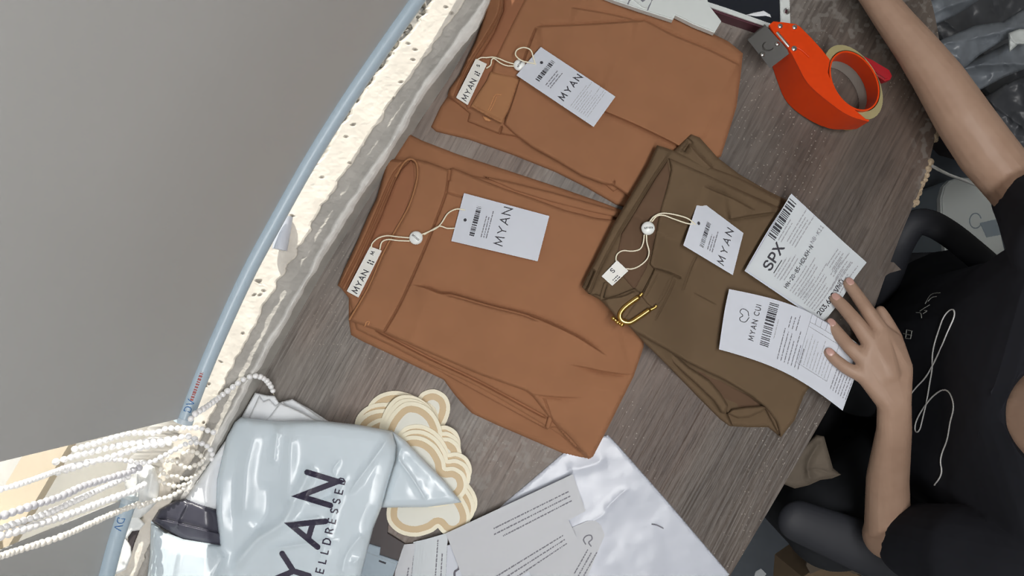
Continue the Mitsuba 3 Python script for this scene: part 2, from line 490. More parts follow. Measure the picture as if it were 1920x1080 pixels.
GLYPH = {"M": [[(0, 0), (.12, 1), (.5, .25), (.88, 1), (1, 0)]], "Y": [[(0, 1), (.42, .5), (.84, 1)], [(.42, .5), (.42, 0)]], "A": [[(0, 0), (.42, 1), (.84, 0)], [(.17, .36), (.67, .36)]],
         "N": [[(0, 0), (0, 1), (.78, 0), (.78, 1)]], "C": [[(.8, .85), (.5, 1), (.15, .85), (0, .5), (.15, .15), (.5, 0), (.8, .15)]], "U": [[(0, 1), (0, .3), (.2, 0), (.5, 0), (.7, .3), (.7, 1)]],
         "I": [[(.1, 0), (.1, 1)]], "L": [[(0, 1), (0, 0), (.5, 0)]], "D": [[(0, 0), (0, 1), (.4, 1), (.7, .7), (.7, .3), (.4, 0), (0, 0)]], "E": [[(.55, 1), (0, 1), (0, 0), (.55, 0)], [(0, .5), (.5, .5)]],
         "S": [[(.55, .85), (.3, 1), (.05, .85), (.08, .6), (.5, .42), (.55, .15), (.3, 0), (0, .15)]], "R": [[(0, 0), (0, 1), (.4, 1), (.58, .78), (.4, .52), (0, .52)], [(.3, .52), (.6, 0)]],
         "P": [[(0, 0), (0, 1), (.45, 1), (.62, .76), (.45, .5), (0, .5)]], "X": [[(0, 0), (.7, 1)], [(0, 1), (.7, 0)]], "V": [[(0, 1), (.4, 0), (.8, 1)]], "W": [[(0, 1), (.25, 0), (.5, .8), (.75, 0), (1, 1)]], " ": [], "/": [[(0, 0), (.4, 1)]]}


def strokes(text, h, pen, gap=0.3, cap="flat"):
    """Thin sans lettering from strokes, in metres (or pixels), baseline on y = 0."""
    x, out = 0.0, []
    for ch in text:
        wdt = 0.3
        for s in GLYPH[ch]:
            out.append(LineString([(x + a * h, b * h) for a, b in s]).buffer(pen / 2, cap_style=cap, join_style="mitre", mitre_limit=3))
            wdt = max(wdt, max(a for a, _ in s))
        x += (wdt + gap) * h
    return shapely.union_all(out), x - gap * h


def bars(length, height, seed, unit):
    """A bar code: a flat mesh of upright bars along x."""
    r = random.Random(seed); x, out = 0.0, []
    while x < length:
        w = unit * r.choice([1, 1, 1, 2, 3])
        out.append(shapely.box(x, 0, min(x + w, length), height)); x += w + unit * r.choice([1, 1, 2])
    return flat(shapely.MultiPolygon(out))


def small_print(lines, width, lead, h, seed, word=(0.0015, 0.006)):
    """Rows of print too small to read: short dashes."""
    r = random.Random(seed); out = []
    for i in range(lines):
        x, end = 0.0, width * r.uniform(0.55, 1.0)
        while x < end:
            w = min(r.uniform(*word), end - x)
            out.append(shapely.box(x, -i * lead, x + w, -i * lead + h)); x += w + r.uniform(0.0006, 0.0012)
    return flat(shapely.MultiPolygon(out))


def text_flat(t, h, bold=False):
    m = meshkit.text_mesh(t, h, depth=0.0002, bold=bold)
    keep = (m.face_normals[:, 2] > 0.5)
    m.update_faces(keep); m.remove_unreferenced_vertices()
    m.vertices[:, 2] = 0
    return m


def ball(r, sub=2):
    return trimesh.creation.icosphere(sub, r)


def dist_cam_hit(mesh, px, py):
    """Where the line of sight through a pixel first meets the mesh (to lay trims on clothing)."""
    o = np.array([0, 0, H]); tri = mesh.triangles
    out = []
    for x, y in zip(np.atleast_1d(px), np.atleast_1d(py)):
        d = FWD * F + RIGHT * (x - 960) - UP * (y - 540); d /= np.linalg.norm(d)
        e1, e2 = tri[:, 1] - tri[:, 0], tri[:, 2] - tri[:, 0]
        hh = np.cross(d, e2); a = (e1 * hh).sum(1); a = np.where(np.abs(a) < 1e-12, 1e-12, a)
        s = o - tri[:, 0]; u = (s * hh).sum(1) / a; q = np.cross(s, e1); v = (q @ d) / a; t = (e2 * q).sum(1) / a
        ok = (u >= 0) & (v >= 0) & (u + v <= 1) & (t > 0.05)
        out.append(o + d * (t[ok].min() - 0.0012) if ok.any() else np.full(3, np.nan))
    return np.array(out)

# ================================================================== structure
BARZ = 0.089
bar_px = curve([(800, -30), (780, 0), (711, 98), (642, 200), (575, 308), (512, 420), (466, 505), (423, 596), (380, 695), (345, 787)], step=6)
bar_w = W(bar_px[:, 0], bar_px[:, 1], BARZ)
O0 = W(470, 500, 0.05); O0[2] = 0                                   # origin of the wall's own frame


def R(a, b, z):                                                      # along the wall, into the room, up
    return O0 + a * E1 + b * E2 + np.array([0, 0, z])


def wbox(a0, a1, b0, b1, z0, z1):
    m = trimesh.creation.box((a1 - a0, b1 - b0, z1 - z0))
    M = np.eye(4); M[:3, 0], M[:3, 1], M[:3, 2] = E1, E2, (0, 0, 1)
    M[:3, 3] = R((a0 + a1) / 2, (b0 + b1) / 2, (z0 + z1) / 2)
    m.apply_transform(M)
    if np.linalg.det(M[:3, :3]) < 0:
        m.invert()
    return m


FLOOR, CEIL = -0.75, 1.60
put("floor", wbox(-2.0, 2.2, -0.13, 2.6, FLOOR - 0.1, FLOOR), "mat_floor", kind="structure")
put("ceiling", wbox(-2.0, 2.2, -0.13, 2.6, CEIL, CEIL + 0.1), "mat_ceiling", kind="structure")
put("wall_back", wbox(-2.1, 2.3, 2.6, 2.7, FLOOR, CEIL), "mat_wall", kind="structure")
put("wall_near", wbox(-2.1, -2.0, -0.13, 2.6, FLOOR, CEIL), "mat_wall", kind="structure")
put("wall_far", wbox(2.2, 2.3, -0.13, 2.6, FLOOR, CEIL), "mat_wall", kind="structure")
wl = trimesh.util.concatenate([wbox(-2.0, 2.2, -0.13, 0.03, FLOOR, -0.06), wbox(-2.0, 2.2, -0.13, -0.05, 1.35, CEIL), wbox(-2.0, -1.1, -0.13, -0.05, -0.06, 1.35), wbox(1.05, 2.2, -0.13, -0.05, -0.06, 1.35)])
put("wall_window", wl, "mat_wall", kind="structure")

# the rough mortar sill: cross profile between lines traced along it
yy = np.linspace(-70, 1180, 330)


def xline(pts):
    p = np.array(sorted(pts, key=lambda a: a[1]), float)
    x = np.interp(yy, p[:, 1], p[:, 0])
    lo, hi = (p[1] - p[0]), (p[-1] - p[-2])
    x = np.where(yy < p[0, 1], p[0, 0] + (yy - p[0, 1]) * lo[0] / lo[1], x)
    return np.where(yy > p[-1, 1], p[-1, 0] + (yy - p[-1, 1]) * hi[0] / hi[1], x)


xT = xline([(930, -20), (905, 40), (840, 153), (780, 240), (700, 362), (620, 487), (601, 520), (497, 703), (445, 800), (395, 905), (320, 1080)])
xI = xline([(925, -18), (895, 53), (840, 120), (809, 160), (775, 213), (723, 300), (670, 378), (620, 459), (584, 520), (511, 645), (480, 702), (425, 805), (375, 905), (300, 1080)])
xG = xline([(900, 9), (862, 62), (824, 115), (784, 173), (747, 238), (726, 274), (664, 366), (605, 466), (546, 568), (511, 631), (470, 705), (405, 815), (350, 915), (280, 1080)])
xS = xline([(873, 4), (822, 73), (782, 129), (735, 193), (687, 262), (625, 360), (595, 404), (546, 490), (490, 585), (451, 659), (420, 719), (402, 772), (365, 850), (325, 930), (255, 1080)])
xO = xline([(815, 2), (768, 64), (713, 133), (682, 178), (653, 220), (607, 292), (566, 350), (526, 415), (480, 500), (430, 600), (395, 680), (355, 780), (320, 850), (285, 930), (215, 1080)])
rs = np.random.RandomState(4)
jit = lambda k, a: a * (meshkit.fbm(np.column_stack([yy / k, yy * 0 + a, yy * 0]), 3, int(a * 7)) - 0.5) * 2
xS = xS + jit(16, 7.0); xI = xI + jit(22, 4.0); xO = xO + jit(9, 6.0); xG = xG + jit(30, 5.0)
cols, zs, cs = [], [], []
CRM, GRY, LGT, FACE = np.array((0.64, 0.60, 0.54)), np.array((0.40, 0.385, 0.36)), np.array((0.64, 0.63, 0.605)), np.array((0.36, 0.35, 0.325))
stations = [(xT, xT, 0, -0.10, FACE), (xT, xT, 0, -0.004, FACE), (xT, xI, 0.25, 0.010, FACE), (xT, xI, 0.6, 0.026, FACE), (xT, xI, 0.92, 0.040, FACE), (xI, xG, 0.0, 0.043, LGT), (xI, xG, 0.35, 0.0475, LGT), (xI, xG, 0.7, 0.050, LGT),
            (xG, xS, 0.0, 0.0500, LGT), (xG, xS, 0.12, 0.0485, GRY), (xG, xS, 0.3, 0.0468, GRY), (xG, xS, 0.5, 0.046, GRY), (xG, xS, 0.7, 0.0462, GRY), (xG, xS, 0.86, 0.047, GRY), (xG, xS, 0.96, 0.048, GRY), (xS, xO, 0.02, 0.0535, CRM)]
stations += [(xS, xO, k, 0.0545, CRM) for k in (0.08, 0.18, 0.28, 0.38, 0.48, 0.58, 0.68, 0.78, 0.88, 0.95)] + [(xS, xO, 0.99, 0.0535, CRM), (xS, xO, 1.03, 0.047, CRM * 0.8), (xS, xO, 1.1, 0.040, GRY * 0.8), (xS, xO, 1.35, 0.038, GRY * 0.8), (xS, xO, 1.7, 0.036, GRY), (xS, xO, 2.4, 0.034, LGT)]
for A, B, t, z, c in stations:
    x = A + (B - A) * t
    q = np.column_stack([x / 6, yy / 6, np.full(len(yy), 1.0)])
    n1 = meshkit.fbm(q, 3, 3) - 0.5
    amp = 0.0020 if z > 0.0 else 0.0
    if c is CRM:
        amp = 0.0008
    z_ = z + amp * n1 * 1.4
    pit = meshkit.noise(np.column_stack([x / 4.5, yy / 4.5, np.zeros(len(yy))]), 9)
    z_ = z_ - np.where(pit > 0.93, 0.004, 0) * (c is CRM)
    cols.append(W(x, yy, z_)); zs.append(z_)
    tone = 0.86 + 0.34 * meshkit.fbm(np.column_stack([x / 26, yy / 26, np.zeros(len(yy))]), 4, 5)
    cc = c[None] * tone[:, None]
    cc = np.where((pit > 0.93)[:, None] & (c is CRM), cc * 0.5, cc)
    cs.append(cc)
V = np.stack(cols, 1); C = np.clip(np.stack(cs, 1), 0, 1)
nr, ncx = V.shape[:2]
f = []
for i in range(nr - 1):
    for j in range(ncx - 1):
        a = i * ncx + j
        f += [[a, a + ncx, a + 1], [a + 1, a + ncx, a + ncx + 1]]
m = trimesh.Trimesh(V.reshape(-1, 3), np.array(f)[:, ::-1], process=False)
if m.face_normals[:, 2].mean() < 0:
    m.invert()
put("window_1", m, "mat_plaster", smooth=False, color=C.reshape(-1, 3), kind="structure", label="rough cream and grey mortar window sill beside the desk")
# grit and rags lying in the gap under the bar
rub = []
for i in range(90):
    k = rs.rand(); j = int(np.interp(-20 + 260 * k, yy, np.arange(len(yy))))
    b = trimesh.creation.icosphere(1, rs.uniform(0.0012, 0.004)); b.vertices *= rs.uniform(0.6, 1.3, (1, 3))
    b.apply_translation(W(xO[j] - rs.uniform(4, 26), yy[j], 0.043)); rub.append(b)
put("rubble", trimesh.util.concatenate(rub), "mat_rubble", label="dark grit lying on the sill in the gap under the blind bar", cat="grit", kind="stuff")
# outside: frame mullions of the window and the bright yard
put("window_2", trimesh.util.concatenate([wbox(-1.1, 1.05, -0.12, -0.08, 1.31, 1.35), wbox(-1.1, -1.06, -0.12, -0.08, 0.03, 1.31), wbox(1.01, 1.05, -0.12, -0.08, 0.03, 1.31), wbox(-1.1, 1.05, -0.12, -0.08, 0.028, 0.045)]), "mat_frame_cream", kind="structure", label="cream window frame behind the blinds")
mull = wbox(-0.44, -0.405, -0.125, -0.095, 0.03, 1.31)
put("trim_1", mull, "mat_frame_cream", kind="structure", label="cream upright of the window frame between the two blinds")
put("yard", wbox(-14, 14, -16, -0.2, FLOOR - 0.2, FLOOR - 0.1), "mat_outside", kind="structure")
put("ledge_outside", wbox(-1.6, 1.7, -0.55, -0.128, -0.16, -0.06), "mat_outside", kind="structure")


# ------------------------------------------------------------------ roller blinds
def blind(path, label, marks):
    key = thing("roller_blind", label, "roller blind", None)
    q = path.copy(); q[:, 2] = BARZ
    put("bottom_bar", tube(q, 0.0095, 14), "mat_blind_bar", key, smooth=40)
    back = q + np.array([-E2[0], -E2[1], 0]) * 0.004
    n = len(back); t = 0.0006
    zt = np.array([BARZ + 0.004, 0.3, 0.6, 0.9, 1.2, 1.46])
    vs, fs = [], []
    for side in (-t, t):
        for z in zt:
            r = back + E2 * side; r = r.copy(); r[:, 2] = z; vs.append(r)
    vs = np.vstack(vs); L = len(zt)
    for s in (0, 1):
        for i in range(L - 1):
            for j in range(n - 1):
                a = (s * L + i) * n + j
                quad = [[a, a + 1, a + n], [a + 1, a + n + 1, a + n]]
                fs += quad if s else [x[::-1] for x in quad]
    for i in range(L - 1):                                            # the two side hems
        for j in (0, n - 1):
            a, b = i * n + j, (L + i) * n + j
            fs += [[a, a + n, b], [b, a + n, b + n]]
    put("fabric", trimesh.Trimesh(vs, fs, process=False), "mat_blind_fabric", key, smooth=30)
    rl = back[[0, -1]].copy(); rl[:, 2] = 1.49
    put("roller_tube", tube(curve(rl, n=8), 0.024, 16), "mat_bar_cap", key, smooth=40)
    for end, d in ((q[-1], q[-1] - q[-3]), (q[0], q[0] - q[2])):
        d = d / np.linalg.norm(d)
        put("end_cap", tube(np.array([end - d * 0.002, end + d * 0.0035]), 0.0103, 14), "mat_bar_cap", key, smooth=40)
    for at, txt, hgt, mt in marks:                                    # print along the bar, on its room side
        i = int(at * (n - 1)); o = q[i]; d = q[max(i - 3, 0)] - q[min(i + 3, n - 1)]; d /= np.linalg.norm(d)
        g = txt if not isinstance(txt, str) else text_flat(txt, hgt)
        nrm = np.array([0.35 * E2[0], 0.35 * E2[1], 0.94]); up = np.cross(nrm, d)
        v = g.vertices
        rr = 0.0099; th = (v[:, 1] - hgt / 2) / rr
        g = g.copy(); g.vertices = o + v[:, :1] * d + rr * (np.cos(th)[:, None] * nrm + np.sin(th)[:, None] * up / np.linalg.norm(up))
        put("printed_mark", g, mt, key)
    return key


far = bar_w[0] + E1 * np.array([0.25, 0.5, 0.75, 1.0])[::-1][:, None]
red_digits = small_print(1, 0.05, 0.01, 0.0035, 3, (0.0012, 0.003))
blind(np.vstack([far, bar_w]), "large grey roller blind with a pale blue bottom bar, along the upper sill", [(0.985, "DV", 0.008, "mat_ink_blue"), (0.96, red_digits, 0.004, "mat_ink_red")])
b2 = curve([(240, 938), (228, 973), (213, 1020), (196, 1085), (170, 1190), (130, 1330)], step=8)
b2 = W(b2[:, 0], b2[:, 1], BARZ)
far2 = b2[-1] + (b2[-1] - b2[-6]) / np.linalg.norm(b2[-1] - b2[-6]) * np.array([0.2, 0.45, 0.7])[:, None]
blind(np.vstack([b2, far2])[::-1], "grey roller blind at the lower left corner, behind the pearl strands", [(0.955, "DV", 0.008, "mat_ink_blue")])

# ------------------------------------------------------------------ lamp on the ceiling
key = thing("ceiling_lamp", "long white ceiling lamp with a glowing diffuser over the desk", "lamp")
M = np.eye(4); M[:3, 0], M[:3, 1], M[:3, 3] = E1, E2, LAMP_AT + np.array([0, 0, 0.045])
hs = trimesh.creation.box((1.24, 0.20, 0.09)); hs.apply_transform(M); hs.fix_normals()
put("housing", hs, "mat_ceiling", key)
df = trimesh.Trimesh([LAMP_AT + a * E1 + b * E2 + np.array([0, 0, -0.002]) for a, b in ((-.6, -.09), (.6, -.09), (.6, .09), (-.6, .09))], [[0, 1, 2], [0, 2, 3]], process=False)
if df.face_normals[0, 2] > 0:
    df.invert()
put("diffuser", df, "mat_ceiling", key, emitter={"type": "area", "radiance": rgb(np.array([1.0, 0.985, 0.97]) * LAMP_E)})

# ------------------------------------------------------------------ desk
edge_r = [(1366, 1084), (1425, 985), (1492, 871), (1560, 752), (1607, 650), (1640, 575), (1661, 515), (1690, 438), (1722, 362), (1738, 318), (1752, 262), (1764, 190), (1766, 120), (1755, 40), (1735, -40)]
left = list(zip(xT, yy)); left = [p for p in left if -60 < p[1] < 1150][::6]
outline = [(x - 3, y) for x, y in left] + [(1325, 1150)] + edge_r[:1] + [tuple(p) for p in curve(edge_r, step=16)][1:] + [(1720, -80)]
key = thing("desk", "scuffed grey-brown wood grain desk beside the window sill", "desk")
g = poly(outline)
P2 = Polygon(W(*np.array(g.exterior.coords).T[:2], 0.0)[:, :2]).buffer(0)
top = trimesh.creation.extrude_polygon(P2, 0.018, engine="earcut"); top.apply_translation([0, 0, -0.018])
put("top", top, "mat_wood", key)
ch = []
ce = curve(edge_r, step=3); ce = ce[(ce[:, 1] > 225) & (ce[:, 1] < 385)]
for i, (x, y) in enumerate(ce):                                       # broken edge: bare chipboard crumbs
    if 262 < y < 300:
        continue
    for k in range(2):
        b = trimesh.creation.icosphere(1, rs.uniform(0.002, 0.005)); b.vertices *= rs.uniform(0.6, 1.2, (1, 3))
        b.apply_translation(W(x + rs.uniform(-3, 2), y + rs.uniform(-2, 2), -0.006 * k - 0.003)); ch.append(b)
put("broken_edge", trimesh.util.concatenate(ch), "mat_chip", key, label="chipped desk edge with bare chipboard showing", kind="stuff")
put("splinter", plate([(1662, 490), (1676, 492), (1690, 506), (1668, 512), (1656, 520)], -0.004, -0.001), "mat_wood", key)
for px, py in ((1330, 980), (1650, 60), (720, 420), (560, 800)):
    c = W(px, py, -0.02); b = trimesh.creation.box((0.045, 0.045, 0.732)); b.apply_translation(c + np.array([0.0, 0, -0.364])); put("leg", b, "mat_box_dark", key)

# ================================================================== folded trousers
t1 = thing("trousers", "folded orange-brown trousers at the top of the desk, buttonhole tab folded over the waistband", "trousers")
LO = "mat_orange"
put("under_leg", sheet([(808, 238), (826, 200), (850, 165), (900, 120), (1000, 100), (1300, 200), (1235, 350), (1180, 390), (1155, 384), (1100, 352), (1040, 322), (960, 290), (880, 262), (818, 247)], 0.0005, 0.006, 8, 6, noise=0.0015, seed=1), LO, t1, smooth=True)
put("under_fold", sheet([(1020, 270), (1100, 318), (1150, 360), (1166, 350), (1182, 372), (1225, 372), (1240, 320), (1100, 260)], 0.006, 0.004, 5, 5, [groove([(1168, 345), (1158, 372)], 0.003, 2)], seed=2), LO, t1, smooth=True)
put("back_waistband", sheet([(914, 2), (908, 30), (890, 80), (876, 108), (862, 140), (843, 166), (839, 178), (843, 184), (862, 198), (880, 213), (876, 228), (933, 251), (1000, 262), (1100, 300), (1180, 330), (1300, 200), (1250, 60), (1150, -70), (940, -70)], 0.006, 0.006, 5, 5,
    [fold([(940, -20), (935, 22), (915, 60), (890, 100), (872, 130), (852, 178)], 0.004, 26, 0), fold([(945, -20), (941, 22), (921, 62), (895, 102), (877, 132), (857, 180)], 0.003, 30, 0), groove([(937, 250), (941, 236)], 0.002, 2)], noise=0.0015, seed=3), LO, t1, smooth=True)
put("lining", sheet([(944, -30), (944, 20), (926, 62), (900, 104), (880, 134), (862, 176), (876, 205), (905, 200), (925, 130), (945, 90), (985, 10), (990, -30)], 0.0105, 0.004, 6, 5, seed=4), "mat_orange_lining", t1, smooth=True)
put("front", sheet([(1000, -70), (982, 2), (973, 18), (952, 60), (930, 105), (920, 138), (955, 150), (958, 170), (944, 233), (962, 250), (1000, 278), (1040, 300), (1090, 330), (1130, 345), (1149, 348), (1156, 352), (1178, 367), (1230, 372), (1352, 293), (1372, 230), (1381, 200), (1389, 140), (1393, 100), (1366, 78), (1340, 65), (1270, 32), (1160, 2), (1090, -70)], 0.012, 0.007, 6, 5,
    [fold([(1390, 124), (1330, 94), (1262, 66), (1213, 41), (1195, 40), (1100, 46), (1005, 50)][::-1], 0.003, 60, 0.03), fold([(1070, 14), (1140, 26), (1200, 40)], 0.002, 40, 0.1),
     fold([(1300, 292), (1265, 270), (1200, 238), (1140, 212), (1110, 200)], 0.003, 60, 0.05), groove([(944, 232), (958, 195), (972, 150), (985, 105), (1005, 52)], 0.002, 1.8, 0.02), groove([(1150, 352), (1152, 338)], 0.0015, 1.6)], noise=0.004, nscale=110, seed=5), LO, t1, smooth=True)
tb = put("fly_tab", sheet([(920, 134), (912, 152), (896, 176), (882, 200), (910, 216), (941, 232), (955, 204), (966, 172), (974, 148), (960, 142), (940, 139)], 0.0185, 0.003, 4, 4, [groove([(884, 197), (942, 228)], 0.0008, 2)], seed=6), "mat_orange_light", t1, smooth=True)
bh = curve([(915, 207), (922, 192), (929, 178), (940, 178)], step=2)
put("buttonhole", tube(W(bh[:, 0], bh[:, 1], 0.0222), 0.0006, 6), "mat_orange_thread", tb, smooth=True)
bh = curve([(919, 208), (926, 194), (931, 181)], step=2)
put("buttonhole", tube(W(bh[:, 0], bh[:, 1], 0.0222), 0.0005, 6), "mat_orange_thread", tb, smooth=True)
put("button", sheet([(904, 217), (912, 219), (922, 225), (918, 228), (909, 226)], 0.0135, 0.002, 3, 2), "mat_orange_thread", t1, smooth=True)


def woven(parent, quad, z, words, up="v-"):
    """Woven neck label: four corners from its top left (reading along), words at (u, v, text, height)."""
    p = Patch([quad[0], quad[1]], [quad[3], quad[2]], z, 0.0006)
    k = put("brand_label", p.mesh(14, 8), "mat_satin_label", parent, smooth=40, label="white woven brand label")
    for u, v, t, h, pen in words:
        g, L = strokes(t, h, pen) if t.isupper() and all(c in GLYPH for c in t) else (None, 0)
        mm = flat(g) if g is not None else text_flat(t, h)
        put("lettering", p.wrap(mm, u, v, "u+", 0.0002), "mat_ink", k)
    return p, k


lz = lambda z0, z1: (lambda u, v: z0 + (z1 - z0) * u + 0.0015 * np.sin(u * 5))
p, k = woven(t1, [(855, 183), (892, 110), (913, 120), (877, 197)], lz(0.0165, 0.020), [(0.05, 0.80, "MYAN", 0.0064, 0.0010), (0.86, 0.55, "S", 0.0040, 0.0009)])
put("lettering", p.wrap(small_print(2, 0.008, 0.0026, 0.0014, 5, (0.002, 0.005)), 0.70, 0.86, "v-", 0.0003), "mat_ink", k)

# ---- the middle pair
t2 = thing("trousers", "folded orange-brown trousers in the middle of the desk, waist opening towards the sill", "trousers")
put("under_leg", sheet([(765, 250), (790, 263), (860, 290), (950, 319), (1050, 352), (1130, 380), (1195, 405), (1207, 640), (1190, 700), (1140, 800), (1108, 862), (1060, 852), (1000, 826), (930, 796), (885, 775), (865, 755), (850, 737), (832, 712), (790, 692), (740, 668), (680, 640), (658, 628), (654, 600), (654, 540), (700, 400), (735, 300)], 0.0005, 0.006, 8, 6,
    [fold([(830, 690), (930, 745), (1020, 795), (1100, 850)], -0.0015, 30, 0.1)], noise=0.002, seed=7), LO, t2, smooth=True)
put("back_waistband", sheet([(724, 296), (760, 301), (800, 305), (860, 325), (905, 332), (960, 342), (1010, 355), (1150, 398), (1190, 690), (1080, 800), (1020, 803), (960, 770), (830, 700), (735, 650), (668, 618), (655, 560), (640, 541), (633, 535), (645, 505), (662, 470), (690, 405), (706, 372), (718, 330)], 0.006, 0.006, 5, 5,
    [fold([(772, 297), (755, 312), (740, 335), (712, 400), (690, 450), (668, 500), (645, 545)], 0.0035, 40, 0), fold([(764, 297), (748, 312), (732, 335), (704, 400), (682, 450), (660, 495), (637, 540)], 0.003, 40, 0),
     fold([(1000, 352), (950, 338), (925, 333)], 0.002, 20, 0.1), fold([(720, 640), (800, 680), (900, 726), (1028, 800)], -0.002, 20, 0.05), groove([(700, 616), (800, 668), (900, 716), (1030, 786)], 0.003, 3)], noise=0.002, seed=8), LO, t2, smooth=True)
put("side_fold", sheet([(905, 330), (960, 342), (1040, 362), (1160, 396), (1165, 410), (1100, 396), (1030, 378), (965, 358), (925, 340)], 0.011, 0.004, 4, 4, seed=81), LO, t2, smooth=True)
put("lining", sheet([(771, 300), (752, 318), (740, 342), (716, 402), (696, 448), (672, 498), (650, 548), (690, 560), (720, 480), (760, 400), (778, 345), (778, 312)], 0.011, 0.003, 6, 5, seed=9), "mat_orange_lining", t2, smooth=True)
front2 = [(770, 297), (780, 303), (783, 318), (781, 342), (766, 388), (737, 440), (716, 480), (690, 540), (672, 572), (655, 601), (690, 614), (720, 624), (800, 660), (900, 703), (985, 733), (1000, 745), (1035, 790), (1070, 830), (1103, 861), (1112, 856), (1140, 802), (1165, 752), (1188, 706), (1207, 650), (1206, 560), (1170, 440), (1156, 413), (1120, 409), (1060, 394), (1000, 372), (950, 355), (905, 338), (850, 315), (840, 318), (800, 303)]
put("front", sheet(front2, 0.0125, 0.007, 6, 5,
    [groove([(828, 552), (850, 555), (920, 575), (980, 590), (1015, 604)], 0.0022, 3.6, 0.12), groove([(842, 316), (836, 362), (815, 420), (795, 470), (768, 532), (745, 580), (718, 626)], 0.0022, 2.0, 0.01), fold([(768, 532), (800, 540), (826, 550), (850, 552), (920, 572), (980, 587), (1020, 602), (1080, 630), (1140, 668)], 0.0045, 55, 0.12),
     fold([(1060, 682), (1100, 690), (1140, 698), (1180, 702), (1196, 694)][::-1], 0.0040, 45, 0.45), fold([(985, 735), (1010, 741), (1050, 745), (1100, 746)][::-1], 0.0025, 30, 0.45), groove([(1020, 745), (1036, 790)], 0.001, 2),
     groove([(835, 360), (862, 368), (900, 378)], 0.001, 1.6), groove([(845, 316), (842, 340)], 0.002, 3.5, 0.1), ridge([(1010, 690), (1090, 720), (1180, 740)], 0.003, 22, 0.2), fold([(1035, 792), (1065, 815), (1100, 856)], -0.003, 30, 0.05)], noise=0.005, nscale=120, seed=10), LO, t2, smooth=True)
put("waist_rim", tube(W(*curve([(655, 600), (690, 540), (716, 480), (737, 440), (766, 388), (781, 342), (783, 318), (779, 303), (768, 298), (755, 308), (742, 332)], step=4).T, 0.0172), 0.0013, 8), "mat_orange_light", t2, smooth=True)
put("hem_fold", sheet([(1028, 778), (1037, 784), (1032, 802), (1026, 806), (1022, 800)], 0.0125, 0.004, 2.5, 3, seed=82), LO, t2, smooth=True)
put("bar_tack", tube(W(*curve([(684, 612), (687, 604), (693, 603), (690, 610)], step=2).T, 0.0204), 0.0006, 6), "mat_orange_thread", t2, smooth=True)
p, k = woven(t2, [(650, 546), (694, 462), (716, 470), (672, 558)], lz(0.0170, 0.0215), [(0.05, 0.80, "MYAN", 0.0068, 0.0011), (0.86, 0.55, "M", 0.004, 0.0008)])
put("lettering", p.wrap(small_print(2, 0.009, 0.003, 0.0014, 6, (0.002, 0.005)), 0.70, 0.88, "v-", 0.0003), "mat_ink", k)

# ---- the brown pair, lying partly over both
t3 = thing("trousers", "folded olive brown trousers with a gold horseshoe buckle at the waist", "trousers")


BELOW = shapely.union_all([poly(front2), poly([(942, 233), (1178, 367), (1230, 372), (1352, 293), (1393, 100), (1000, 50)])])


def zb(extra):
    """Rests on the orange pairs at its left and sinks to the desk at its right."""
    def fn(p):
        k = sstep(4, 100, shapely.distance(shapely.points(p), BELOW))
        return 0.0275 * (1 - k) + extra
    return fn


LB = "mat_brown"
put("under_leg", sheet([(1255, 290), (1296, 252), (1312, 258), (1345, 295), (1385, 326), (1440, 358), (1482, 378), (1500, 500), (1540, 690), (1507, 742), (1490, 787), (1464, 820), (1440, 801), (1400, 801), (1368, 799), (1350, 786), (1310, 746), (1260, 694), (1228, 662), (1205, 640), (1150, 580)], zb(0.0), 0.0055, 6, 6,
    [fold([(1288, 264), (1310, 290), (1336, 316)], 0.004, 22, 0.05), groove([(1296, 262), (1280, 285)], 0.004, 5), fold([(1372, 796), (1362, 772)], 0.003, 15, 0)], noise=0.003, seed=11), LB, t3, smooth=True)
put("back_waistband", sheet([(1232, 272), (1248, 277), (1270, 285), (1330, 312), (1385, 333), (1462, 372), (1480, 400), (1400, 640), (1230, 640), (1170, 600), (1150, 588), (1125, 562), (1102, 550), (1091, 538), (1096, 526), (1115, 490), (1150, 420), (1180, 370), (1215, 310)], zb(0.0055), 0.006, 5, 5,
    [fold([(1248, 296), (1225, 330), (1195, 378), (1160, 435), (1125, 500), (1105, 548)], 0.004, 60, 0), groove([(1114, 505), (1096, 545)], 0.004, 4, 0.1), fold([(1103, 552), (1126, 556), (1150, 590), (1160, 606)], 0.002, 10, 0.1), groove([(1136, 530), (1128, 562)], 0.003, 3, 0.1)], noise=0.002, seed=12), LB, t3, smooth=True)
put("lining", sheet([(1252, 300), (1228, 335), (1198, 384), (1165, 438), (1150, 500), (1190, 545), (1212, 505), (1232, 440), (1246, 380), (1258, 330)], zb(0.0105), 0.003, 6, 5, seed=13), "mat_brown_lining", t3, smooth=True)
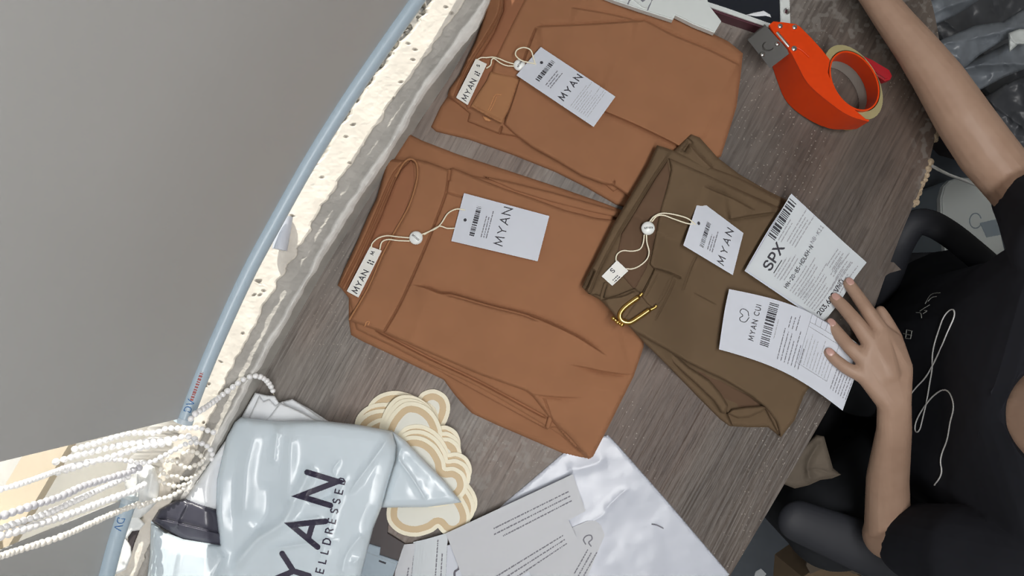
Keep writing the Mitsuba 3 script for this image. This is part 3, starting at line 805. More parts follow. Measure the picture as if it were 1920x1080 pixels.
put("front", sheet([(1254, 296), (1258, 318), (1250, 352), (1240, 385), (1232, 420), (1228, 445), (1218, 495), (1226, 505), (1205, 545), (1165, 600), (1190, 622), (1222, 640), (1252, 656), (1290, 680), (1330, 700), (1360, 714), (1410, 744), (1436, 765), (1455, 790), (1464, 820), (1490, 788), (1507, 740), (1547, 690), (1530, 660), (1500, 560), (1482, 450), (1464, 390), (1400, 362), (1320, 325)], zb(0.0115), 0.006, 5, 5,
    [fold([(1318, 348), (1340, 358), (1380, 375), (1416, 395)], 0.003, 40, 0.15), fold([(1455, 398), (1410, 404), (1365, 412)], 0.004, 50, 0.08), groove([(1306, 480), (1296, 500), (1280, 545)], 0.001, 3), groove([(1218, 502), (1250, 510), (1278, 522)], 0.002, 2.2, 0.05),
     groove([(1268, 520), (1254, 552), (1228, 602)], 0.001, 2.0, 0.1), fold([(1300, 548), (1322, 560), (1345, 572)], 0.001, 14, 0.2), ridge([(1250, 600), (1320, 660), (1400, 720)], 0.003, 30, 0.3), ridge([(1330, 420), (1420, 470)], 0.002, 40, 0.3)], noise=0.004, nscale=110, seed=14), LB, t3, smooth=True)
put("hem_lip", sheet([(1236, 650), (1262, 660), (1292, 688), (1330, 712), (1350, 735), (1366, 760), (1362, 776), (1352, 774), (1338, 752), (1300, 716), (1262, 682)], 0.0055, 0.012, 4, 4, seed=15), LB, t3, smooth=True)
put("hem_inside", sheet([(1300, 690), (1350, 712), (1405, 742), (1430, 762), (1400, 768), (1366, 772), (1345, 735)], 0.0052, 0.0012, 4, 4, seed=16), "mat_brown_lining", t3, smooth=True)
put("hem_lip", sheet([(1362, 776), (1372, 766), (1400, 762), (1430, 760), (1438, 764), (1430, 772), (1405, 783), (1384, 785)], 0.0055, 0.010, 4, 4, seed=17), LB, t3, smooth=True)
put("hem_lip", sheet([(1432, 762), (1440, 764), (1456, 785), (1463, 808), (1462, 818), (1455, 806), (1444, 785)], 0.0052, 0.007, 3, 4, seed=18), LB, t3, smooth=True)
put("belt_end", sheet([(1228, 504), (1245, 509), (1264, 516), (1256, 536), (1244, 560), (1226, 580), (1212, 568), (1203, 556), (1216, 530)], zb(0.0172), 0.0032, 3.5, 4, [groove([(1236, 512), (1210, 556)], 0.0006, 1.6), groove([(1258, 520), (1232, 572)], 0.0006, 1.6)], seed=19), LB, t3, smooth=True)
put("belt", sheet([(1128, 562), (1160, 552), (1190, 540), (1206, 552), (1190, 575), (1172, 600), (1160, 604), (1148, 586)], zb(0.0125), 0.006, 4, 4, [fold([(1132, 560), (1165, 556), (1192, 545)], 0.002, 14, 0.1)], seed=20), LB, t3, smooth=True)
put("belt_loop", tube(W(*curve([(1136, 530), (1130, 548), (1128, 560), (1136, 562)], step=3).T, 0.0385), 0.0022, 8), LB, t3, smooth=True)
bk = put("buckle", tube(W(*curve([(1198, 557), (1182, 568), (1170, 578), (1163, 588), (1163, 597), (1169, 603), (1180, 605), (1190, 600), (1205, 590), (1218, 581)], step=3).T, 0.0490), 0.0030, 12), "mat_gold", t3, smooth=True, label="gold horseshoe buckle")
put("bar", tube(W(*curve([(1199, 556), (1205, 549)], n=5).T, 0.0490), 0.0018, 10), "mat_gold", bk, smooth=True)
put("bar", tube(W(*curve([(1219, 581), (1229, 576), (1230, 572)], n=5).T, 0.0490), 0.0018, 10), "mat_gold", bk, smooth=True)
put("hinge", tube(W(*curve([(1149, 596), (1156, 602), (1165, 609)], n=6).T, 0.0455), 0.0020, 10), "mat_gold", bk, smooth=True)
for x, y in ((1150, 597), (1158, 604), (1166, 609), (1172, 602)):
    b = ball(0.0028); b.apply_translation(W(x, y, 0.0465)); put("stud", b, "mat_gold", bk, smooth=True)
p, k = woven(t3, [(1128, 518), (1157, 488), (1178, 508), (1148, 536)], lambda u, v: 0.0405 + 0.004 * u, [])
put("lettering", p.wrap(text_flat("S", 0.0055, True), 0.42, 0.42, "u+", 0.0003), "mat_ink", k)
put("lettering", p.wrap(small_print(2, 0.012, 0.0028, 0.0013, 7, (0.001, 0.003)), 0.2, 0.78, "u+", 0.0003), "mat_ink", k)


# ------------------------------------------------------------------ hang tags on strings
def hang_tag(quad, z, label, rows, hole, strings, bead, seed, extra=None, bow=0.002):
    key = thing("hang_tag", label, "price tag")
    zf = z if callable(z) else (lambda u, v: z + bow * np.sin(np.pi * u) + 0.001 * v)
    p = Patch([quad[0], quad[1]], [quad[3], quad[2]], zf, 0.0005)
    c = put("card", p.mesh(16, 10), "mat_paper", key)
    for (u, v, along, h, pen, gap) in rows:
        h = h * min(1.0, p.lv / 0.058); wid = 3.46 * h
        g, L = strokes("MYAN", h, pen, (0.80 * p.lv - wid) / 3 / h)
        put("lettering", p.wrap(flat(g), u, v, along), "mat_ink", c)
    bc_u, bc_v, ln, hh = seed[1:]
    put("bar_code", p.wrap(bars(ln, hh, seed[0], 0.0007), bc_u, bc_v, rows[0][2]), "mat_ink", c)
    put("small_print", p.wrap(small_print(3, ln * 0.95, 0.0032, 0.0013, seed[0]), bc_u + 0.085, bc_v - 0.02, rows[0][2]), "mat_ink_grey", c)
    if extra:
        put("small_print", p.wrap(small_print(extra[2], extra[3], 0.0030, 0.0007, seed[0] + 1), extra[0], extra[1], rows[0][2]), "mat_ink_pale", c)
    u = np.linspace(0, 2 * np.pi, 14)[:-1]
    put("hole", p.wrap(flat(Polygon(np.column_stack([np.cos(u), np.sin(u)]) * 0.0019)), hole[0], hole[1], "u+"), "mat_ink", c)
    for s in strings:
        q = curve(s, step=3); put("string", tube(W(q[:, 0], q[:, 1], q[:, 2]), 0.00085, 7), "mat_string", key, smooth=True)
    bx, by, bz, br = bead
    b = ball(br, 3); b.vertices[:, 2] *= 0.55; b.apply_translation(W(bx, by, bz))
    s = put("seal", b, "mat_bead_plastic", key, smooth=True)
    t = text_flat("MYAN", 0.0026, True); t.vertices -= t.bounds.mean(0); t.vertices[:, :2] *= 1.25 * br / 0.0104; t.vertices[:, 2] = 0.55 * np.sqrt(np.maximum(br ** 2 - t.vertices[:, 0] ** 2 - t.vertices[:, 1] ** 2, 0)) + 0.00035
    M = trimesh.transformations.rotation_matrix(bead_rot, [0, 0, 1]); t.apply_transform(M); t.apply_translation(W(bx, by, bz))
    put("lettering", t, "mat_ink", s)
    return p


bead_rot = 1.0
z1 = 0.0285
hang_tag([(1014, 88), (1154, 181), (1113, 238), (968, 141)], z1, "white hang tag with lines of small print, on the topmost orange trousers", [(0.575, 0.865, "v-", 0.0098, 0.0013, 0.42)], (0.12, 0.34),
         [[(1003, 119, z1 + .001), (1000, 108, z1 + .003), (995, 94, z1 + .006), (982, 89, z1 + .006), (969, 94, z1 + .005), (967, 104, z1 + .004), (977, 113, z1 + .005), (990, 117, z1 + .004), (1005, 120, z1 + .0015)],
          [(966, 124, .0265), (950, 123, .025), (938, 118, .024), (927, 110, .022), (922, 112, .022), (920, 122, .021), (912, 128, .0195)], [(964, 120, .027), (950, 116, .026), (936, 110, .025), (924, 107, .023), (912, 108, .021), (902, 108, .020), (895, 112, .0195)]],
         (974, 122, 0.0255, 0.0072), (11, 0.235, 0.80, 0.032, 0.0056), (0.67, 0.88, 9, 0.043))
bead_rot = -0.7
z2 = 0.0235
hang_tag([(870, 362), (1030, 405), (1008, 490), (846, 452)], z2, "blank-backed white hang tag on the middle orange trousers, its string pulled towards the sill", [(0.575, 0.86, "v-", 0.0105, 0.0012, 0.40)], (0.09, 0.52),
         [[(872, 394, z2 + .002), (856, 392, z2 + .003), (840, 400, z2 + .003), (828, 418, z2 + .003), (818, 428, z2 + .004), (800, 436, z2 + .003), (790, 440, z2 + .002)], [(852, 428, z2 + .001), (838, 428, z2 + .002), (825, 424, z2 + .003), (812, 430, z2 + .003), (795, 440, z2 + .002)],
          [(768, 446, z2 + .002), (745, 444, z2 + .002), (725, 442, z2 + .001), (708, 447, z2), (697, 458, .0225), (697, 466, .022)], [(768, 452, z2 + .002), (745, 451, z2 + .002), (728, 449, z2 + .001), (716, 454, z2), (712, 468, .0225)]],
         (780, 446, 0.0255, 0.0082), (12, 0.235, 0.80, 0.036, 0.0060))
bead_rot = 0.1
hang_tag([(1310, 374), (1394, 437), (1374, 516), (1281, 460)], lambda u, v: 0.0305 - 0.006 * u + 0.001 * v + 0.002 * np.sin(np.pi * v), "small white hang tag on the olive brown trousers", [(0.80, 0.92, "v-", 0.0092, 0.0012, 0.42)], (0.14, 0.42),
         [[(1304, 421, .033), (1290, 410, .037), (1272, 404, .040), (1250, 400, .042), (1236, 401, .042), (1224, 408, .041), (1217, 418, .041)], [(1300, 421, .032), (1285, 418, .036), (1262, 410, .039), (1245, 404, .041), (1232, 405, .041), (1222, 416, .041)],
          [(1208, 440, .041), (1206, 455, .041), (1200, 467, .041), (1185, 471, .042), (1168, 470, .042), (1157, 477, .043), (1155, 488, .043), (1160, 492, .044)], [(1212, 440, .041), (1213, 455, .041), (1217, 472, .042), (1213, 486, .042), (1200, 498, .0425), (1186, 504, .042), (1174, 504, .0435)]],
         (1215, 428, 0.0420, 0.0080), (13, 0.36, 0.82, 0.030, 0.0056))

# ------------------------------------------------------------------ shipping label and receipt
key = thing("shipping_label", "white shipping label with bar code and route number, folded, under the fingertips", "label")
lab = Patch([(1399, 506), (1415, 480), (1443, 432), (1482, 365)], [(1545, 603), (1575, 565), (1600, 525), (1625, 492)], lambda u, v: 0.0315 - 0.019 * v ** 2 * (1 - 0.25 * u) + 0.002 * np.sin(np.pi * v) * u, 0.0012)
put("sheet", lab.mesh(20, 30), "mat_paper_cool", key)
lab2 = Patch([(1396, 508), (1412, 480), (1440, 432), (1484, 363)], [(1538, 604), (1572, 566), (1598, 527), (1620, 489)], lambda u, v: 0.0288 - 0.019 * v ** 2 * (1 - 0.25 * u) + 0.002 * np.sin(np.pi * v) * u, 0.0018)
put("folded_back", lab2.mesh(20, 30), "mat_paper", key)
lm = lambda m_, u, v, mt="mat_ink", nm="lettering": put(nm, lab.wrap(m_, u, v, "u+", 0.0004), mt, key)
lm(text_flat("SPX", 0.0125, True), 0.13, 0.225)
lm(flat(shapely.box(0, 0, 0.018, 0.0011)), 0.15, 0.27)
lm(bars(0.048, 0.011, 21, 0.0010), 0.47, 0.10, nm="bar_code")
hn = text_flat("HN-20-85-HDLKH-N", 0.0052, True); hn.vertices[:, 0] *= 0.78
lm(hn, 0.08, 0.475)
lm(text_flat("NB-K11", 0.0046), 0.72, 0.455, "mat_ink_grey")
lm(text_flat("203,600 VND", 0.0062, True), 0.03, 0.93)
for (u, v, n, w, sd) in ((0.50, 0.135, 2, 0.045, 1), (0.55, 0.22, 4, 0.045, 2), (0.12, 0.30, 3, 0.040, 3), (0.15, 0.37, 2, 0.035, 31), (0.08, 0.52, 6, 0.056, 4), (0.62, 0.70, 4, 0.028, 6), (0.05, 0.72, 5, 0.055, 5), (0.56, 0.78, 4, 0.040, 7), (0.4, 0.86, 4, 0.05, 8)):
    lm(small_print(n, w, 0.0040, 0.0013, sd, (0.002, 0.009)), u, v, "mat_ink_pale", "small_print")
lm(flat(shapely.MultiPolygon([shapely.box(0.001 * (i * 7 % 23), 0.0009 * j, 0.001 * (i * 7 % 23) + 0.0006, 0.0009 * j + 0.0006) for i in range(23) for j in range(14) if (i * j + i) % 3])), 0.10, 0.70, "mat_ink_pale", "small_print")

key = thing("receipt", "curling white receipt with a heart logo and bar code under the hand", "receipt")
rc = Patch([(1348, 655), (1352, 625), (1359, 580), (1367, 542)], [(1580, 770), (1590, 742), (1604, 705), (1622, 655)], lambda u, v: 0.0300 - 0.014 * v + 0.014 * v * v + 0.002 * np.sin(np.pi * v), 0.0005)
# side edges bow: bend the sheet in its plane
_a, _b = rc.a, rc.b


def rc_pos(u, v, h=0.0, self=rc):
    p = _a(u) * (1 - v)[..., None] + _b(u) * v[..., None]
    bow = 22 * np.sin(np.pi * np.clip(v, 0, 1)) * (1.0 - 0.25 * (1 - u))
    p = p + np.stack([bow * 0.55, -bow * 0.80], -1)
    return W(p[..., 0], p[..., 1], self.zf(u, v) + h)


rc.pos = rc_pos
put("sheet", rc.mesh(16, 40), "mat_paper", key, smooth=40)
rm = lambda m_, u, v, mt="mat_ink", nm="lettering": put(nm, rc.wrap(m_, u, v, "u+", 0.0004), mt, key)
g, L = strokes("MYAN CUI", 0.0058, 0.0009, 0.38)
g = shapely.affinity.scale(g, 0.92, 1, origin=(0, 0)); rm(flat(g), 0.28, 0.225)
hc = curve([(0.0, 0.0), (-0.006, 0.003), (-0.0065, 0.008), (-0.003, 0.010), (0.0005, 0.007), (0.004, 0.011), (0.0085, 0.009), (0.007, 0.003), (0.002, 0.0008)], n=8)
rm(flat(LineString(hc).buffer(0.0004)), 0.62, 0.165)
rm(bars(0.052, 0.0105, 31, 0.0010), 0.26, 0.335, nm="bar_code")
rm(small_print(1, 0.03, 0.004, 0.0008, 9), 0.42, 0.36, "mat_ink_pale", "small_print")
rm(small_print(7, 0.046, 0.0046, 0.0011, 10), 0.14, 0.42, "mat_ink_grey", "small_print")
rm(small_print(3, 0.018, 0.0046, 0.0011, 11), 0.66, 0.44, "mat_ink_grey", "small_print")
tabl = [shapely.box(0, -0.0004, 0.062, 0), shapely.box(0, -0.042, 0.062, -0.0416), shapely.box(0, -0.042, 0.0004, 0), shapely.box(0.0616, -0.042, 0.062, 0), shapely.box(0.044, -0.042, 0.0444, 0), shapely.box(0.049, -0.042, 0.0494, 0)] + [shapely.box(0.049, -0.007 * i, 0.062, -0.007 * i + 0.0004) for i in range(1, 6)]
rm(flat(shapely.union_all(tabl)), 0.22, 0.565, "mat_ink_grey", "table_lines")
rm(small_print(9, 0.038, 0.0042, 0.0008, 12), 0.24, 0.59, "mat_ink_pale", "small_print")
rm(small_print(8, 0.040, 0.0038, 0.0010, 13), 0.16, 0.86, "mat_ink_grey", "small_print")

# ================================================================== mailer bag, cards, hearts (lower left of the desk)
key = thing("mailer_bag", "glossy white plastic mailer bag with large dark lettering, its mouth open towards the sill", "bag")
main = sheet([(452, 782), (520, 790), (600, 788), (670, 796), (735, 808), (743, 835), (741, 862), (728, 905), (716, 950), (700, 990), (682, 1060), (660, 1150), (268, 1150), (281, 1040), (283, 976), (310, 998), (345, 1011), (412, 1022), (405, 960), (407, 900), (425, 820), (440, 792)], lambda p: 0.040 + 0.022 * sstep(440, 380, p[:, 0]), 0.014, 26, 6,
    [ridge([(736, 812), (700, 862), (668, 905), (650, 930)], 0.005, 7, 0.15), ridge([(744, 862), (722, 915), (706, 960)], 0.004, 7, 0.1), ridge([(522, 800), (516, 840), (512, 875)], 0.004, 8, 0.2), ridge([(545, 810), (542, 900), (540, 960)], 0.005, 16, 0.15), ridge([(480, 800), (462, 880), (455, 980)], 0.006, 20, 0.15),
     ridge([(590, 865), (560, 925), (530, 980), (480, 1015), (430, 1075)], 0.009, 13, 0.1), ridge([(610, 970), (570, 975), (530, 985)], 0.004, 6, 0.2), ridge([(640, 1010), (575, 1020), (500, 1030)], 0.004, 7, 0.2), ridge([(655, 880), (625, 960), (600, 1060)], 0.003, 9, 0.15), groove([(500, 900), (500, 960), (470, 1000)], 0.0012, 18, 0.2),
     ridge([(330, 1030), (320, 1090)], 0.005, 10, 0.1), ridge([(420, 1040), (395, 1090)], 0.004, 8, 0.1), ridge([(640, 860), (625, 880), (628, 895)], 0.003, 5, 0.2), groove([(575, 940), (600, 935), (630, 920)], 0.0015, 8, 0.2), ridge([(680, 1000), (650, 1040), (640, 1080)], 0.004, 8, 0.1), ridge([(655, 1060), (690, 1040)], 0.003, 6, 0.2)], noise=0.005, nscale=80, seed=21)
fr = put("front_panel", main, "mat_poly_blue", key, smooth=True)


def write_px(text, size, pen, gap, at, ang, cap="round"):
    """Strokes in pixels: at = right end of the baseline, ang = reading direction in degrees up from the right."""
    g, L = strokes(text, size, pen, gap, cap)
    c, s = math.cos(math.radians(ang)), math.sin(math.radians(ang))
    at = (at[0] - L * c, at[1] + L * s)
    return shapely.affinity.affine_transform(g, [c, -s, -s, -c, at[0], at[1]])


import shapely.affinity
inside = poly([(452, 782), (735, 808), (741, 862), (716, 950), (660, 1140), (275, 1140), (412, 1030), (407, 900)])
bag_text = write_px("MYAN", 60, 10.5, 0.52, (633, 903), 73)
put("lettering", print_on(main, bag_text.intersection(inside)), "mat_ink_violet", fr)
bag_text = write_px("WELLDRESSED", 14, 2.4, 0.80, (648, 899), 76.5, "flat")
put("lettering", print_on(main, bag_text.intersection(inside)), "mat_ink_violet", fr)
put("corner_flap", sheet([(733, 806), (762, 828), (790, 858), (832, 900), (866, 942), (800, 951), (714, 952), (726, 905), (740, 862), (742, 836)], 0.030, 0.010, 14, 5, [ridge([(745, 850), (750, 865), (775, 900), (800, 940)], 0.004, 5, 0.1), ridge([(756, 835), (748, 850), (744, 870)], 0.003, 5, 0.2)], noise=0.006, seed=22), "mat_poly_blue", key, smooth=True)
put("back_panel", sheet([(452, 785), (425, 822), (388, 876), (345, 938), (372, 952), (430, 960), (520, 950), (530, 800)], lambda p: 0.030 + 0.022 * sstep(440, 380, p[:, 0]), 0.008, 12, 6, noise=0.003, seed=23), "mat_poly_white", key, smooth=True)
put("dark_lining", sheet([(330, 938), (346, 935), (405, 955), (440, 980), (440, 1030), (412, 1026), (340, 1012), (284, 978), (298, 955)], lambda p: 0.032 + 0.024 * sstep(440, 380, p[:, 0]), 0.007, 10, 5, [ridge([(349, 945), (338, 965), (330, 988)], 0.003, 4, 0.1), fold([(290, 970), (350, 985), (430, 1005)], 0.002, 12, 0.1)], noise=0.003, seed=24), "mat_poly_inside", key, smooth=True, label="dark inside of the mailer bag")
# the sheaf of flat mailers below
shf = [([(478, 736), (500, 741), (515, 742), (524, 756), (560, 790), (560, 830), (440, 830), (453, 780)], .016), ([(486, 741), (494, 752), (505, 748), (517, 760), (530, 752), (560, 800), (520, 830), (450, 820)], .020), ([(505, 746), (520, 755), (548, 748), (575, 765), (610, 790), (560, 830), (470, 830)], .012), ([(548, 748), (580, 766), (618, 791), (640, 800), (560, 830), (500, 790)], .007), ([(525, 755), (560, 770), (600, 792), (560, 820), (490, 800)], .024)]
SW = ["sheaf's leftmost peak, by the sill", "sheaf, second peak from the sill", "sheaf, broad middle one", "sheaf, rightmost, flattest on the desk", "sheaf, on top in the middle"]
for i, (o, z) in enumerate(shf):
    put("mailer_bag", sheet(o, z, 0.0035, 3, 5, [ridge([o[0], o[-1]], 0.001, 5, 0.1)], noise=0.003, seed=30 + i), "mat_poly_white", smooth=True, label="flat white mailer under the lettered bag: " + SW[i], cat="bag", group="white mailers under the lettered bag")

# heart shaped cards: a fan of them under the bag
HEART = [(0, 0), (-15, 9), (-46, 15), (-78, 6), (-99, -18), (-98, -50), (-82, -84), (-52, -116), (-10, -104), (30, -84), (56, -52), (66, -20), (58, 5), (35, 18), (12, 13)]
hh = Polygon(np.vstack([curve(HEART[:8], n=6), curve(HEART[7:] + [HEART[0]], n=6)[1:]])).buffer(0)


def heart_geom(inset):
    return hh.buffer(-inset)


HL = [(782, 747, 0, 0), (760, 769, 0, 0), (762, 784, 4, 0), (775, 803, 8, 0), (822, 799, 46, 0), (825, 810, 50, 0), (829, 820, 54, 0), (841, 850, 42, 0), (840, 862, 44, 0), (836, 876, 47, 0), (838, 966, 166, 1), (832, 974, 170, 1), (821, 990, 177, 1)]
HWORDS = ["topmost of the fan, half uncovered", "second from the top of the fan", "third from the top of the fan", "with its pale middle showing, below the top three", "at the right edge, first below the gap", "at the right edge, second below the gap", "at the right edge, third below the gap",
          "first of the three lower ones with tan arcs", "second of the three lower ones with tan arcs", "third of the lower ones, against the bag flap", "hidden below two others at the bottom of the fan", "second from the bottom of the fan", "lowest of the fan, nearly whole, below the bag flap"]
for i, (cx, cy, ang, flip) in enumerate(HL):
    a = math.radians(ang); sc = 0.94

    def to_px(g, cx=cx, cy=cy, a=a, flip=flip, sc=sc):
        k = -1 if flip else 1
        # local x right of the outward direction, y outward; pixels have y down
        return shapely.affinity.affine_transform(g, [k * sc * math.cos(a), sc * math.sin(a), k * sc * math.sin(a), -sc * math.cos(a), cx, cy])
    z = 0.0008 + 0.0021 * i
    if i >= 10:
        z = 0.0008 + 0.0021 * (i - 10)
    hk = thing("heart_card", f"cream heart-shaped card with tan border, {HWORDS[i]}", "card", "heart cards fanned under the bag")
    for nm, ins, z0, z1, mt in (("card", 0, z, z + 0.0016, "cream_card"), ("border", 8, z + 0.0016, z + 0.0019, "tan_card"), ("middle", 21, z + 0.0019, z + 0.0023, "ivory_card")):
        g = to_px(heart_geom(ins))
        gs = g if g.geom_type == "Polygon" else max(g.geoms, key=lambda q: q.area)
        put(nm, plate(np.array(gs.exterior.coords)[:-1], z0, z1), "mat_" + mt, hk)

# glossy sheet and care cards
put("plastic_sheet", sheet([(1140, 815), (1160, 836), (1250, 938), (1330, 1032), (1368, 1077), (1300, 1150), (820, 1150), (880, 1010), (949, 940), (980, 914), (1055, 850), (1100, 824)], 0.0004, 0.0022, 3, 7, [ridge([(1060, 880), (1100, 875), (1140, 860)], 0.002, 12, 0.2), ridge([(1130, 960), (1160, 930), (1180, 915)], 0.0015, 6, 0.2), ridge([(1100, 985), (1140, 960)], 0.001, 6, 0.2)], noise=0.003, nscale=45, seed=41), "mat_poly_sheet", smooth=True, label="large glossy white plastic sheet lying under the care cards", cat="plastic sheet")
put("hair_thread", tube(W(*curve([(1222, 983), (1232, 985), (1244, 991)], n=6).T, 0.0045), 0.0006, 6), "mat_ink_grey", smooth=True, label="short dark thread lying on the white plastic sheet", cat="thread")


def care_card(label, quad, z, rows, mt="mat_paper_grey", heart=None, bow=0.001):
    k = thing("care_card", label, "card")
    p = Patch([quad[0], quad[1]], [quad[3], quad[2]], lambda u, v: z + bow * np.sin(np.pi * u), 0.0006)
    put("card", p.mesh(18, 10), mt, k)
    for (u, v, al, n, w, lead, sd) in rows:
        put("small_print", p.wrap(small_print(n, w, lead, 0.0016, sd, (0.001, 0.005)), u, v, al), "mat_ink_grey", k)
    if heart is not None:
        L = curve(heart, n=8)
        g = LineString(L).buffer(1.9)
        m = flat(g); m.vertices = W(m.vertices[:, 0], m.vertices[:, 1], z + bow + 0.0009); m.faces = m.faces[:, ::-1]
        put("heart_drawing", m, "mat_ink_violet", k)
    return p


care_card("grey card with upright columns of print, leaning on the stack beside the bag", [(757, 1021), (778, 1019), (768, 1120), (725, 1120)], 0.004, [(0.8, 0.95, "v-", 2, 0.05, 0.005, 51)])
for i in range(5):
    care_card(f"pale card in the stack below the lowest heart card, {['lowest', 'second from below', 'third from below', 'second from the top', 'topmost, print in three columns'][i]}", [(775 + 5 * i, 1016 - i), (836 + i, 1003 - i), (830 + i, 1120), (764 + 5 * i, 1120)], 0.003 + 0.0016 * i, [(0.62, 0.97, "v-", 3, 0.065, 0.0065, 52)] if i == 4 else [], "mat_paper_cool")
care_card("white card with a drawn black heart, at the bottom edge of the desk", [(834, 1024), (960, 985), (1010, 1120), (815, 1130)], 0.008, [], "mat_paper", [(884, 1055), (878, 1047), (870, 1046), (862, 1053), (860, 1066), (853, 1072), (852, 1082)])
care_card("long pale card with upside-down print, uppermost across the plastic sheet", [(836, 1000), (1074, 889), (1098, 958), (868, 1084)], 0.0125, [(0.93, 0.34, "u-", 3, 0.120, -0.0062, 53)])
care_card("long pale card with upside-down print, tucked below the uppermost one", [(860, 1065), (1060, 962), (1082, 1010), (905, 1130)], 0.0100, [(0.90, 0.62, "u-", 3, 0.110, -0.0062, 54)])
k = thing("care_card", "rounded pale card with a curl emblem, half covered at the bottom of the desk", "card")
put("card", plate([(935, 1068), (1002, 1020), (1100, 977), (1116, 976), (1127, 985), (1134, 1003), (1100, 1085), (1080, 1130), (890, 1130)], 0.0032, 0.0040), "mat_paper_grey", k)
m = flat(LineString(curve([(1098, 1020), (1094, 1012), (1099, 1005), (1108, 1004), (1110, 1011), (1104, 1017), (1108, 1024)], n=6)).buffer(1.2)); m.vertices = W(m.vertices[:, 0], m.vertices[:, 1], 0.0044); m.faces = m.faces[:, ::-1]
put("emblem", m, "mat_ink_grey", k)
m = small_print(3, 0.055, 0.0055, 0.0015, 55, (0.001, 0.004)); M = trimesh.transformations.rotation_matrix(math.radians(60), [0, 0, 1]); m.apply_transform(M); m.apply_translation(W(1078, 1076, 0.0044)); put("small_print", m, "mat_ink_grey", k)
k = thing("small_box", "small dark box with a pale blue lid, between the bag and the cards", "box")
put("body", plate([(706, 952), (730, 950), (726, 1000), (758, 1020), (742, 1062), (735, 1120), (660, 1120), (680, 1030)], 0.0005, 0.006), "mat_box_dark", k)
put("lid", plate([(684, 1018), (713, 1027), (711, 1041), (746, 1053), (733, 1090), (725, 1120), (655, 1120)], 0.006, 0.010, inset=0.0008), "mat_box_blue", k)
put("slot", plate([(711, 1050), (724, 1055), (723, 1058), (710, 1053)], 0.010, 0.0103), "mat_ink", k)
put("lid_groove", plate([(682, 1032), (742, 1056), (741, 1058), (681, 1034)], 0.010, 0.0102), "mat_grey_plastic", k)

# ================================================================== tape dispenser
key = thing("tape_dispenser", "orange-red hand tape dispenser with a dark serrated blade, lying on the desk", "tape dispenser")
ZP = 0.055
WALL_OUT = -0.009
spine = [(1442, 47), (1452, 62), (1479, 92), (1497, 125), (1514, 155), (1540, 180), (1580, 210), (1606, 222), (1629, 228)]
th = np.linspace(0, 2 * np.pi, 57)[:-1]


def ell(cx, cy, a, b, deg):
    c, s = math.cos(math.radians(deg)), math.sin(math.radians(deg))
    return np.column_stack([cx + a * np.cos(th) * c - b * np.sin(th) * s, cy + a * np.cos(th) * s + b * np.sin(th) * c])


hub_o, hub_i = ell(1602, 152, 61, 41, 59), ell(1602, 152, 58, 38, 59)
body = poly([tuple(p) for p in curve(spine, step=8)] + [(1604, 207), (1580, 181), (1560, 158), (1552, 135), (1556, 112), (1540, 92), (1522, 72), (1500, 50), (1491, 45), (1470, 42), (1450, 40)])
full = shapely.union_all([body, Polygon(hub_o)]).difference(Polygon(hub_i))
full = max(getattr(full, "geoms", [full]), key=lambda q: q.area)
pw = Polygon(W(*np.array(full.exterior.coords).T, ZP)[:, :2], [W(*np.array(r.coords).T, ZP)[:, :2] for r in full.interiors]).buffer(0)
sp = trimesh.creation.extrude_polygon(pw, 0.003, engine="earcut"); sp.apply_translation([0, 0, ZP - 0.003])
put("side_plate", sp, "mat_red_plastic", key)
sp3 = curve(spine[2:], step=4)
a = W(sp3[:, 0], sp3[:, 1], ZP - 0.001); n_ = len(a)
din = np.gradient(a[:, :2], axis=0); din /= np.linalg.norm(din, axis=1, keepdims=True); nin = np.column_stack([-din[:, 1], din[:, 0], np.zeros(n_)]) * 0.0022
b_ = a.copy(); b_[:, :2] += nin[:, :2] / 0.0022 * WALL_OUT * np.sin(np.linspace(0.25, np.pi, n_))[:, None]; b_[:, 2] = 0.001 + 0.02 * np.linspace(0, 1, n_) ** 4
vs = np.vstack([a, b_, a + nin, b_ + nin]); fs = []
for i in range(n_ - 1):
    for (p, q) in ((0, 1), (3, 2), (2, 0), (1, 3)):
        fs += [[p * n_ + i, q * n_ + i, p * n_ + i + 1], [p * n_ + i + 1, q * n_ + i, q * n_ + i + 1]]
for e in (0, n_ - 1):
    fs += [[e, n_ + e, 2 * n_ + e], [2 * n_ + e, n_ + e, 3 * n_ + e]]
mw = trimesh.Trimesh(vs, fs, process=False); mw.fix_normals()
put("guard_wall", mw, "mat_red_plastic", key, smooth=30)
ho, hi_ = W(hub_o[:, 0], hub_o[:, 1], ZP)[:, :2], W(hub_i[:, 0], hub_i[:, 1], ZP)[:, :2]
hb = trimesh.creation.extrude_polygon(Polygon(ho, [hi_]), 0.028, engine="earcut"); hb.apply_translation([0, 0, ZP - 0.0285])
put("hub", hb, "mat_red_plastic", key, smooth=40)
bl = Patch([(1402, 75), (1436, 48)], [(1444, 128), (1482, 99)], lambda u, v: 0.040 + 0.013 * u - 0.004 * v, 0.0012)
put("blade", bl.mesh(6, 6), "mat_blade_steel", key)
tt = []
for i in range(22):
    a0, a1 = i / 22, (i + 1) / 22
    p3 = np.array([bl.pos(np.array([a0]), np.array([0.0]), 0.0006)[0], bl.pos(np.array([a1]), np.array([0.0]), 0.0006)[0], bl.pos(np.array([(a0 + a1) / 2]), np.array([0.0]), 0.0006)[0] + np.array([-0.0012, 0.0022, 0])])
    tt.append(trimesh.Trimesh(np.vstack([p3, p3 - [0, 0, 0.0008]]), [[0, 1, 2], [3, 5, 4], [0, 2, 5], [0, 5, 3], [1, 5, 2], [1, 4, 5]], process=False))
put("teeth", trimesh.util.concatenate(tt), "mat_blade_steel", key)
